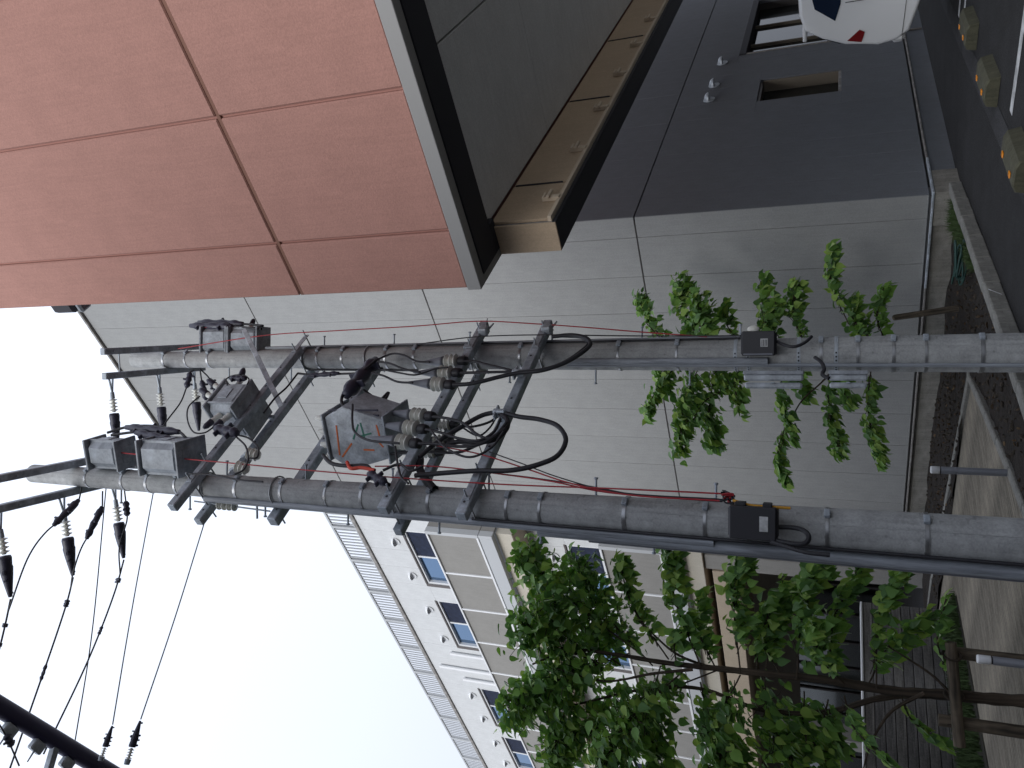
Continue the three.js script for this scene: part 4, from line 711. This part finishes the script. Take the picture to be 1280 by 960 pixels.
{ const ye = mat(0.55, 0.27, 0.02, { roughness: 0.6 }); wire('yellow_wire', 'short yellow lead curling along the left pole box', 'wire', zc([[918, 622], [940, 628], [955, 629], [990, 631]], -4.18), 0.010, ye); }

// ---------------------------------------------------------------- boxes strapped to the poles
function poleBox(label, c, w, h, d, m, sticker) {
  const t = thing('junction_box', label, 'junction box', c, camTurn, 'boxes on the poles'); add(t, 'body', cbox(w, h, d, 0.015), m);
  block(t, 'lid', m, -w / 2 - 0.006, w / 2 + 0.006, -h / 2 + 0.01, h / 2 - 0.01, d / 2 - 0.01, d / 2 + 0.012, 0.008);
  if (sticker) block(t, 'sticker', M.paint, sticker[0], sticker[1], sticker[2], sticker[3], d / 2 + 0.0125, d / 2 + 0.0145, 0.0005); return t;
}
{ const c = P(948, 426, 'z', -4.28); const t = poleBox('black junction box with a small printed sticker on the right pole', c, 0.20, 0.29, 0.14, M.rubber, [-0.03, 0.04, -0.08, -0.02]); for (let i = 0; i < 4; i++) block(t, 'print_line', M.rubber, -0.022, 0.032, -0.074 + i * 0.013, -0.068 + i * 0.013, 0.0845, 0.0852, 0.0003); block(t, 'hinge_bar', M.greyCover, -0.10, -0.085, -0.12, 0.12, 0.07, 0.09, 0.004); }
{ const c = P(944, 648, 'z', -4.26); const t = poleBox('large black junction box with a blank white sticker on the left pole', c, 0.21, 0.32, 0.15, M.rubber, [-0.05, 0.05, -0.10, -0.045]); block(t, 'top_lug', M.rubber, 0.105, 0.13, 0.05, 0.12, -0.04, 0.04, 0.004); block(t, 'top_lug', M.rubber, 0.105, 0.13, -0.12, -0.06, -0.04, 0.04, 0.004); }
{ const t = thing('lamp_sensor', 'small white dome sensor beside the right pole box', 'sensor', P(941, 408, 'z', -4.3)); const g = new THREE.SphereGeometry(0.045, 16, 12); g.scale(0.8, 1.2, 0.8); add(t, 'dome', g, M.porcelain); add(t, 'neck', new THREE.CylinderGeometry(0.02, 0.025, 0.06, 12), M.greyCover, vR.clone().multiplyScalar(-0.04), [0, 0, 0.9]); }
function cabinet(label, px0, px1, py, w) {
  const a = P(px0, py, 'z', -4.33), b = P(px1, py, 'z', -4.33), c = a.clone().lerp(b, 0.5), h = a.y - b.y, t = thing('meter_cabinet', label, 'cabinet', c, camTurn, 'grey cabinets on the right pole');
  add(t, 'back_plate', cbox(0.03, h * 1.02, 0.2, 0.004), M.conduit, V3(0.06, 0, 0)); add(t, 'case', cbox(w * 0.5, h, 0.18, 0.012), M.switchLight, V3(0.02, 0, 0)); add(t, 'door', cbox(w * 0.45, h * 0.97, 0.175, 0.014), M.switchLight, V3(-w * 0.42, 0, 0)); add(t, 'latch', cbox(0.012, 0.03, 0.02, 0.003), M.steel, V3(-w * 0.2, 0, 0.095));
  return t;
}
cabinet('upper pale grey cabinet on the flank of the right pole', 931, 1004, 471, 0.11); cabinet('lower pale grey cabinet on the flank of the right pole', 1036, 1084, 470, 0.10);
wire('power_cable', 'black cable bending from the pole conduit into the lower grey cabinet', 'cable', zc([[1018, 442], [1026, 448], [1030, 456], [1028, 464], [1036, 468]], -4.25), 0.016, M.rubber, 'thick black cables');
wire('power_cable', 'black cable sagging below the right pole black box', 'cable', zc([[967, 421], [980, 427], [992, 429], [1005, 424], [1014, 416]], -4.26), 0.014, M.rubber, 'thick black cables');
wire('power_cable', 'black cable hooking round below the left pole black box', 'cable', zc([[968, 655], [990, 655], [1005, 658], [1013, 665], [1010, 674], [998, 676], [968, 671]], -4.3), 0.017, M.rubber, 'thick black cables');
wire('power_cable', 'black cable slanting from the left pole box to the grey conduit', 'cable', zc([[966, 673], [985, 679], [1010, 686], [1040, 689]], -4.3), 0.015, M.rubber, 'thick black cables');

// thinner loose leads between the crossarms
[['thin black lead hugging the left flank of the right pole', [[372, 470], [395, 472], [425, 470], [455, 468], [478, 462]], -4.3, 0.012],
  ['thin black lead drooping from the right pole towards the transformer', [[478, 464], [500, 468], [520, 470], [545, 462], [560, 460]], -4.15, 0.009],
  ['thin black lead swinging below the near terminations', [[540, 540], [560, 562], [590, 572], [615, 560], [630, 540]], -4.1, 0.010],
  ['thin black lead looping from the rear terminations to the clamp', [[575, 533], [600, 545], [612, 536], [622, 520]], -4.4, 0.009],
  ['thin black lead under the transformer past the left terminations', [[480, 590], [500, 582], [515, 590], [530, 584]], -4.1, 0.012],
  ['thin black lead from the transformer foot to the front crossarm', [[495, 560], [498, 580], [503, 598], [512, 606]], -4.1, 0.010],
  ['thin black lead along the upper crossarm to the left pole', [[330, 520], [345, 500], [358, 488], [372, 470]], -4.2, 0.010],
  ['thin black lead down the left pole from its lower switch box', [[238, 597], [265, 598], [300, 604], [330, 606]], -4.25, 0.009]].forEach(([l, q, z, rad]) => wire('lead_wire', l, 'cable', zc(q, z), rad, M.rubber, 'thin leads'));
{ const d = zc([[385, 473], [400, 471], [412, 470], [424, 469]], -4.28); clampCover('knobbly dark clamp row on the left flank of the right pole', d[0], d[3], 0.026); }
// ---------------------------------------------------------------- parked van under the overhang
function flip(g) { for (const k of Object.keys(g.attributes)) { const a = g.attributes[k], n = a.itemSize, d = a.array; for (let i = 0; i < a.count; i += 3) for (let j = 0; j < n; j++) { const t = d[(i + 1) * n + j]; d[(i + 1) * n + j] = d[(i + 2) * n + j]; d[(i + 2) * n + j] = t; } } g.computeVertexNormals(); return g; }
{
  const t = thing('parked_van', 'white people carrier parked tail-first under the pink overhang', 'car', V3(12.6, 0.07, -4.15));
  const paint = new THREE.MeshPhysicalMaterial({ roughness: 0.35, clearcoat: 0.8, clearcoatRoughness: 0.08 }); paint.color.setRGB(0.82, 0.83, 0.84);
  const W = 1.69, sh = new THREE.Shape();   // profile: first axis is length from the tail, second is height
  [[0.09, 0.55], [0.0, 0.70], [-0.03, 0.90], [0.01, 1.12], [0.04, 1.32], [0.16, 1.62], [0.30, 1.84], [0.50, 1.90], [1.2, 1.93], [2.2, 1.92], [2.75, 1.84], [3.55, 1.22], [4.25, 1.02], [4.45, 0.72], [4.44, 0.36], [4.14, 0.3]].forEach(([a, b], i) => i ? sh.lineTo(a, b) : sh.moveTo(a, b));
  sh.absarc(3.75, 0.31, 0.37, 0, Math.PI, false); sh.lineTo(1.42, 0.30); sh.absarc(1.05, 0.31, 0.37, 0, Math.PI, false); sh.lineTo(0.5, 0.42); sh.closePath();
  const g = new THREE.ExtrudeGeometry(sh, { depth: W - 0.12, bevelEnabled: true, bevelSize: 0.05, bevelThickness: 0.06, bevelSegments: 4, curveSegments: 16 });
  g.applyMatrix4(new THREE.Matrix4().makeBasis(V3(0, 0, 1), V3(0, 1, 0), V3(1, 0, 0))); g.translate(0.06, 0, 0.05);
  const idx = g.index; const q = toCreasedNormals(flip(idx ? g.toNonIndexed() : g), 0.6); paint.side = THREE.DoubleSide; add(t, 'body', q, paint);
  const side = (name, pts, m, x, th = 0.012) => { const s = new THREE.Shape(pts.map(([a, b]) => new THREE.Vector2(a, b))); const e = new THREE.ExtrudeGeometry(s, { depth: th, bevelEnabled: false }); e.applyMatrix4(new THREE.Matrix4().makeBasis(V3(0, 0, 1), V3(0, 1, 0), V3(1, 0, 0))); return add(t, name, flip(e), m, V3(x, 0, 0)); };
  const red = new THREE.MeshPhysicalMaterial({ roughness: 0.15, clearcoat: 1 }); red.color.setRGB(0.20, 0.008, 0.012);
  for (const x of [-0.009, W - 0.003]) {
    side('window', [[0.40, 1.47], [0.62, 1.40], [1.15, 1.38], [1.15, 1.78], [0.85, 1.80], [0.6, 1.74]], M.glassDark, x); side('window', [[1.22, 1.33], [2.2, 1.30], [2.2, 1.78], [1.22, 1.78]], M.glassDark, x); side('window', [[2.27, 1.30], [3.3, 1.27], [2.9, 1.62], [2.7, 1.76], [2.27, 1.78]], M.glassDark, x);
    side('tail_light', [[0.055, 1.12], [0.19, 1.08], [0.23, 1.15], [0.10, 1.31]], red, x - (x < 0 ? 0.004 : -0.004), 0.02); side('door_line', [[0.62, 0.55], [0.628, 0.55], [0.628, 1.34], [0.62, 1.34]], M.rubber, x - (x < 0 ? 0 : -0.001), 0.012); side('sill_trim', [[1.45, 0.33], [3.35, 0.33], [3.35, 0.40], [1.45, 0.40]], M.greyCover, x); side('bumper_seam', [[0.08, 0.60], [0.62, 0.56], [0.62, 0.565], [0.08, 0.606]], M.rubber, x);
    for (const z of [1.05, 3.75]) { const w = add(t, 'wheel', new THREE.CylinderGeometry(0.35, 0.35, 0.2, 28), M.rubber, V3(x < 0 ? 0.13 : W - 0.13, 0.28, z), [0, 0, Math.PI / 2]); add(w, 'rim', latheGeo([[0.001, -0.105], [0.07, -0.105], [0.17, -0.098], [0.2, -0.104], [0.2, 0.104], [0.17, 0.098], [0.07, 0.105], [0.001, 0.105]], 24), M.galv); }
  }
  const rw = block(t, 'rear_window', M.glassDark, 0.22, W - 0.22, -0.17, 0.17, -0.01, 0.01, 0.01); rw.position.set(W / 2, 1.55, 0.075); rw.rotation.x = 0.42;
  block(t, 'spoiler', paint, 0.10, W - 0.10, 1.855, 1.91, 0.13, 0.55, 0.02); block(t, 'rear_bumper', paint, 0.05, W - 0.05, 0.55, 0.74, -0.05, 0.12, 0.05); block(t, 'number_plate', M.paint, W / 2 - 0.17, W / 2 + 0.17, 0.78, 0.94, -0.05, -0.035, 0.004);
  const ws = block(t, 'windscreen', M.glassDark, 0.12, W - 0.12, -0.42, 0.42, -0.008, 0.008, 0.006); ws.position.set(W / 2, 1.54, 3.23); ws.rotation.x = -0.905;
  for (const e of [0.2, W - 0.2]) block(t, 'headlight', M.frameWhite, e - 0.16, e + 0.16, 0.78, 0.92, 4.40, 4.52, 0.03);
}
// wheel stops
{
  const m = mat(0.10, 0.097, 0.065, { map: texConcrete, ...bumpOf(texConcrete, 0.006), roughness: 0.95 }), am = mat(0.8, 0.28, 0.02, { roughness: 0.2 });
  const prof = new THREE.Shape([[-0.15, 0], [0.15, 0], [0.13, 0.09], [0.08, 0.115], [-0.08, 0.115], [-0.13, 0.09]].map(([a, b]) => new THREE.Vector2(a, b)));
  const g = new THREE.ExtrudeGeometry(prof, { depth: 0.64, bevelEnabled: true, bevelSize: 0.012, bevelThickness: 0.02, bevelSegments: 1 }); g.translate(0, 0, -0.32); g.rotateY(Math.PI / 2);
  const uvg = triUV(g); uvg.computeVertexNormals();
  [[11.0, 'farthest in, nearest the white van'], [9.28, 'middle one of the row'], [7.4, 'beside the end of the white line']].forEach(([x, w]) => {
    const t = thing('wheel_stop', 'mossy concrete wheel stop with amber reflectors, ' + w, 'wheel stop', V3(x, 0.004, -3.6), 0, 'wheel stops'); add(t, 'block', uvg, m);
    for (const e of [-0.2, 0.2]) { const r = add(t, 'reflector', cbox(0.07, 0.03, 0.012, 0.004), am, V3(e, 0.075, -0.165)); r.rotation.x = 0.3; const r2 = add(t, 'reflector', cbox(0.06, 0.012, 0.05, 0.004), am, V3(e, 0.134, -0.03)); r2.castShadow = true; }
  });
}
// marker posts with white caps
function markerPost(label, x, z, h, r) {
  const t = thing('marker_post', label, 'post', V3(x, 0, z), 0, 'marker posts by the walkway');
  add(t, 'stem', latheGeo([[0.001, -0.05], [r, -0.05], [r, h - 0.085], [0.001, h - 0.085]], 20), mat(0.23, 0.24, 0.27, { roughness: 0.5, metalness: 0.3 })); add(t, 'gap_ring', latheGeo([[0.001, h - 0.085], [r * 0.85, h - 0.085], [r * 0.85, h - 0.075], [0.001, h - 0.075]], 20), M.rubber);
  add(t, 'cap', latheGeo([[0.001, h - 0.075], [r * 1.03, h - 0.075], [r * 1.03, h - 0.008], [r * 0.9, h], [0.001, h]], 20), M.frameWhite);
}
markerPost('thin grey post with a white cap standing alone at the walkway edge', 5.87, -5.9, 0.68, 0.034); markerPost('thin grey post with a white cap beside the staked tree', 3.25, -4.91, 0.68, 0.026);
// garden hose heap and small bits in the bed
{ const t = P(1206, 322, 'y', 0.1), q = []; for (let i = 0; i < 70; i++) { const a = i * 0.42, r = 0.16 + 0.05 * Math.sin(i * 0.9); q.push(V3(t.x + Math.cos(a) * r * 0.7, 0.12 + i * 0.0016 + 0.02 * Math.sin(a * 1.7), t.z + Math.sin(a) * r * 1.6)); } const o = add(scene, 'garden_hose', tubeGeo(q, 0.012, 3, 6), mat(0.012, 0.05, 0.042, { roughness: 0.5 })); tag(o, 'coiled dark green hose lying in the bed by the plinth', 'hose'); }
{ const c = P(1247, 357, 'y', 0.1), t = thing('plant_tag', 'small white plant tag stuck in the soil beside the kerb', 'tag', c); add(t, 'blade', cbox(0.05, 0.12, 0.004, 0.001), M.frameWhite, V3(0, 0.03, 0), [0.5, 0.4, 0.2]); }

// ---------------------------------------------------------------- trees
const leafGeo = (() => {
  const L = [[0, 0, 0], [-0.30, 0.06, 0.05], [-0.46, 0.30, 0.10], [-0.40, 0.55, 0.09], [-0.20, 0.82, 0.04], [0, 1.12, -0.10], [0.20, 0.82, 0.04], [0.40, 0.55, 0.09], [0.46, 0.30, 0.10], [0.30, 0.06, 0.05], [0, 0.35, 0.0], [0, 0.7, -0.02]];
  const f = [[0, 10, 1], [1, 10, 2], [2, 10, 3], [3, 10, 11], [3, 11, 4], [4, 11, 5], [5, 11, 6], [6, 11, 7], [7, 11, 10], [7, 10, 8], [8, 10, 9], [9, 10, 0]];
  const g = new THREE.BufferGeometry(); g.setAttribute('position', new THREE.Float32BufferAttribute(L.flat(), 3)); g.setIndex(f.flat()); g.computeVertexNormals(); return g;
})();
function leafMat(r, g, b) { const m = new THREE.MeshPhysicalMaterial({ roughness: 0.75, transmission: 0.45, thickness: 0, side: THREE.DoubleSide }); m.color.setRGB(r, g, b); return m; }
const leafMats = [leafMat(0.15, 0.32, 0.055), leafMat(0.21, 0.41, 0.06), leafMat(0.10, 0.23, 0.055), leafMat(0.31, 0.48, 0.08)];
function PF(px, py, F) { const D = rayDir(px, py); return eye.clone().addScaledVector(D, F / D.dot(vF)); }
const pxSize = (p) => p.clone().sub(eye).dot(camFwd) / FOC;   // metres in a photo pixel at p
function gauss() { return (rnd() + rnd() + rnd() - 1.5) * 1.15; }
function sprayTree(label, base, stems, sprays, F0, leafLen, nParts, density) {
  const t = thing('young_tree', label, 'tree', base, 0, 'young broadleaf trees');
  stems.forEach(([pts, r0, r1], i) => {   // tapered stems
    const c = new THREE.CatmullRomCurve3(pts.map((p) => p.clone().sub(base)), false, 'centripetal'), n = pts.length * 6, g = new THREE.TubeGeometry(c, n, 1, 9, false), p = g.attributes.position, v = V3();
    for (let k = 0; k <= n; k++) { const ctr = c.getPointAt(k / n), r = (r0 + (r1 - r0) * k / n) * (1 + 0.08 * Math.sin(k * 2.1)); for (let j = 0; j < 10; j++) { const id = k * 10 + j; v.fromBufferAttribute(p, id).sub(ctr).normalize().multiplyScalar(r).add(ctr); p.setXYZ(id, v.x, v.y, v.z); } }
    const uv = g.attributes.uv; for (let k = 0; k < uv.count; k++) uv.setXY(k, uv.getX(k) * 2, uv.getY(k) * 0.3); g.computeVertexNormals(); add(t, i ? 'limb' : 'trunk', g, M.bark);
  });
  const leaves = [];
  sprays.forEach(([rx, ry, tx, ty, w, df = 0, dens = 1]) => {
    const dF = df + gauss() * 0.25, a = PF(rx, ry, F0 + dF * 0.2), b = PF(tx, ty, F0 + dF), mid = a.clone().lerp(b, 0.55).add(V3(0, 0.10, 0)), c = new THREE.CatmullRomCurve3([a, mid, b].map((p) => p.clone().sub(base)), false, 'centripetal');
    const s = pxSize(b), W = w * s, lenPx = Math.hypot(tx - rx, ty - ry), n = Math.round(lenPx * w * 2 * density * dens / 100), tw = [tubeGeo([0, 0.5, 1].map((k) => c.getPoint(k)), 0.008, 6, 5)];
    const out = b.clone().sub(a).normalize();
    for (let k = 0; k < n; k++) {
      const u = 0.16 + 0.86 * Math.pow(rnd(), 0.75), p = c.getPoint(Math.min(1, u)), off = V3(gauss(), gauss() * 0.9, gauss()).multiplyScalar(W * (0.42 + 0.48 * Math.sin(Math.PI * Math.min(1, u) * 0.85)));
      const q = p.clone().add(off); if (k % 5 === 0) tw.push(tubeGeo([p.clone().addScaledVector(out, -0.10), p.clone().lerp(q, 0.5), q], 0.0035, 2, 4));
      const tip = out.clone().multiplyScalar(0.55).add(V3(0, -0.75, 0)).add(V3(gauss(), gauss(), gauss()).multiplyScalar(0.75)).addScaledVector(vR, -0.25).normalize();
      const nr = V3(gauss() * 0.9, 0.75, gauss() * 0.9).addScaledVector(vF, -0.35); nr.addScaledVector(tip, -nr.dot(tip)).normalize(); const xx = V3().crossVectors(tip, nr);
      const L = leafLen * rr(0.5, 1.25), m = new THREE.Matrix4().makeBasis(xx, tip, nr).scale(V3(L * rr(0.8, 1.0), L, L)).setPosition(q); leaves.push([m, q, leafMats[Math.floor(Math.pow(rnd(), 1.2) * 4)], eye.distanceTo(q.clone().add(base)) + gauss() * 0.5]);
    }
    add(t, 'branch', mergeGeometries(tw), M.bark);
  });
  leaves.sort((a, b) => a[3] - b[3]);
  const lists = new Map(leafMats.map((m) => [m, []]));
  leaves.forEach(([m, q, mt], i) => { if (i < nParts) { const o = add(t, 'leaf', leafGeo, mt); m.decompose(o.position, o.quaternion, o.scale); } else lists.get(mt).push(leafGeo.clone().applyMatrix4(m)); });
  for (const [mt, gs] of lists) if (gs.length) { const o = add(t, 'foliage', mergeGeometries(gs), mt); o.userData.kind = 'stuff'; }
  return t;
}
{
  const b = P(1294, 869, 'y', 0), F = b.dot(vF), s = (q, dF = 0) => q.map(([x, y]) => PF(x, y, F + dF));
  sprayTree('leafy young tree tied to a wooden stake frame in front of the balconied wing', b,
    [[[b.clone(), ...s([[1240, 866], [1190, 862], [1120, 858], [1040, 845], [960, 838], [885, 831], [835, 826], [770, 816], [715, 812], [670, 830]])], 0.052, 0.010],
      [s([[1150, 861], [1100, 868], [1040, 885], [960, 884], [880, 858], [820, 858], [740, 876], [690, 890]], 0.15), 0.030, 0.008], [s([[1160, 860], [1120, 883], [1095, 922], [1085, 955]], -0.15), 0.018, 0.006], [s([[900, 834], [850, 815], [820, 790], [800, 768]], 0.1), 0.016, 0.006], [s([[870, 834], [820, 840], [760, 850], [700, 835]], -0.2), 0.016, 0.006], [s([[1195, 862], [1170, 838], [1135, 815], [1110, 800]], -0.1), 0.014, 0.005]],
    [[800, 812, 655, 692, 32, 0.1], [790, 815, 640, 885, 32, 0], [760, 830, 655, 780, 34, -0.3], [820, 830, 720, 702, 26, 0.4], [840, 822, 777, 700, 15, 0.2], [880, 830, 838, 660, 15, 0], [900, 835, 700, 930, 34, 0.3], [860, 835, 760, 955, 34, -0.2], [930, 838, 940, 655, 18, -0.3], [950, 838, 985, 725, 14, 0.2], [960, 838, 1012, 725, 12, 0.4], [1000, 845, 1047, 650, 16, -0.3], [1040, 850, 1082, 695, 12, 0.2], [1100, 855, 1136, 690, 11, -0.1], [1090, 850, 1165, 765, 13, 0.3], [960, 840, 1000, 955, 34, 0], [930, 840, 905, 960, 26, -0.4], [1010, 860, 1040, 955, 24, 0.3], [830, 830, 825, 955, 30, 0.4], [760, 820, 690, 865, 34, 0], [700, 830, 655, 900, 22, 0.3], [740, 820, 690, 740, 30, -0.2], [780, 830, 745, 790, 30, 0.5], [1060, 850, 1020, 780, 18, -0.2], [980, 840, 965, 760, 18, 0], [900, 835, 880, 740, 14, 0.5], [850, 830, 870, 775, 12, -0.4], [1130, 860, 1186, 925, 6, -0.2, 0.8], [1060, 865, 1115, 945, 6, -0.3, 0.8], [1200, 860, 1186, 742, 4, -0.1, 0.8], [880, 850, 930, 950, 26, 0.2], [1040, 870, 1060, 930, 16, 0.2], [730, 860, 700, 955, 26, 0.5]],
    F, 0.102, 170, 4.8);
}
{
  const F = 11.3, b = P(1203, 425, 'y', 0.05), F2 = b.dot(vF), s = (q, dF = 0) => q.map(([x, y]) => PF(x, y, F2 + dF));
  sprayTree('leafy young tree with drooping sprays behind the right pole', b,
    [[[b.clone(), ...s([[1120, 430], [1040, 434], [960, 438], [890, 440], [840, 432], [805, 400]])], 0.04, 0.006], [s([[1100, 430], [1070, 400], [1050, 370], [1040, 330]]), 0.016, 0.005], [s([[1060, 432], [1030, 470], [1000, 500], [975, 560]]), 0.015, 0.005], [s([[960, 438], [930, 470], [880, 500], [860, 540]]), 0.014, 0.005]],
    [[850, 440, 797, 372, 12, 0], [880, 430, 848, 350, 15, 0.2], [900, 430, 870, 365, 15, -0.2], [930, 430, 905, 378, 9, 0], [980, 430, 953, 347, 11, 0.2], [1010, 432, 992, 352, 12, -0.1], [1060, 400, 1037, 306, 9, 0], [1090, 430, 1066, 372, 12, 0.2], [1110, 430, 1102, 356, 10, 0, 0.7], [860, 440, 808, 516, 10, 0], [880, 440, 850, 560, 15, -0.2], [900, 440, 893, 556, 14, 0.2], [930, 440, 927, 512, 10, 0], [980, 440, 992, 543, 9, 0, 0.9], [985, 520, 982, 600, 8, -0.1, 1.2], [1040, 440, 1052, 562, 11, 0.1], [1090, 440, 1102, 572, 10, -0.1], [870, 450, 870, 520, 18, 0.3], [860, 430, 870, 400, 15, 0.2], [970, 440, 960, 400, 12, 0.2], [1060, 440, 1062, 500, 12, 0], [840, 445, 832, 490, 14, 0], [910, 445, 905, 480, 16, 0.2], [890, 425, 885, 395, 16, -0.1], [1000, 445, 1010, 490, 12, 0.1], [1085, 425, 1080, 400, 14, 0.1], [960, 425, 970, 375, 13, 0.1]],
    F2, 0.112, 130, 7.6);
}
// stake frame of the left tree and the slanting stake of the right one
{
  const F = 7.62, t = thing('tree_support', 'weathered round timber stake frame holding the young tree', 'stake frame', P(1280, 850, 'y', 0)), o = t.position, q = (x, y, f = F) => PF(x, y, f).sub(o);
  const a1 = q(1186, 808), a0 = a1.clone().setY(-0.2), b1 = q(1178, 893, F - 0.1), b0 = b1.clone().setY(-0.2); rod(t, 'post', a0, a1, 0.055, 0.05, M.wood, 14); rod(t, 'post', b0, b1, 0.055, 0.05, M.wood, 14);
  rod(t, 'rail', q(1192, 796, F - 0.11), q(1205, 926, F - 0.2), 0.045, 0.045, M.wood, 14);
  for (const [x, y] of [[1194, 812], [1199, 895], [1197, 862]]) { const c = q(x, y, F - 0.1), g = new THREE.TorusGeometry(0.07, 0.012, 6, 14), m = add(t, 'lashing', g, M.bark, c); m.rotation.y = camTurn + 1.2; }
}
{ const a = P(1199, 377, 'y', 0.03), d = a.dot(vF), b = PF(1118, 391, d + 0.1), t = thing('tree_stake', 'slanting dark timber stake against the wall behind the right pole', 'stake', a); rod(t, 'pole', V3(0, -0.1, 0), b.sub(a), 0.045, 0.04, M.wood, 12); add(t, 'end_cap', new THREE.SphereGeometry(0.04, 12, 8), M.wood, b); }
renderer.render(scene, camera);
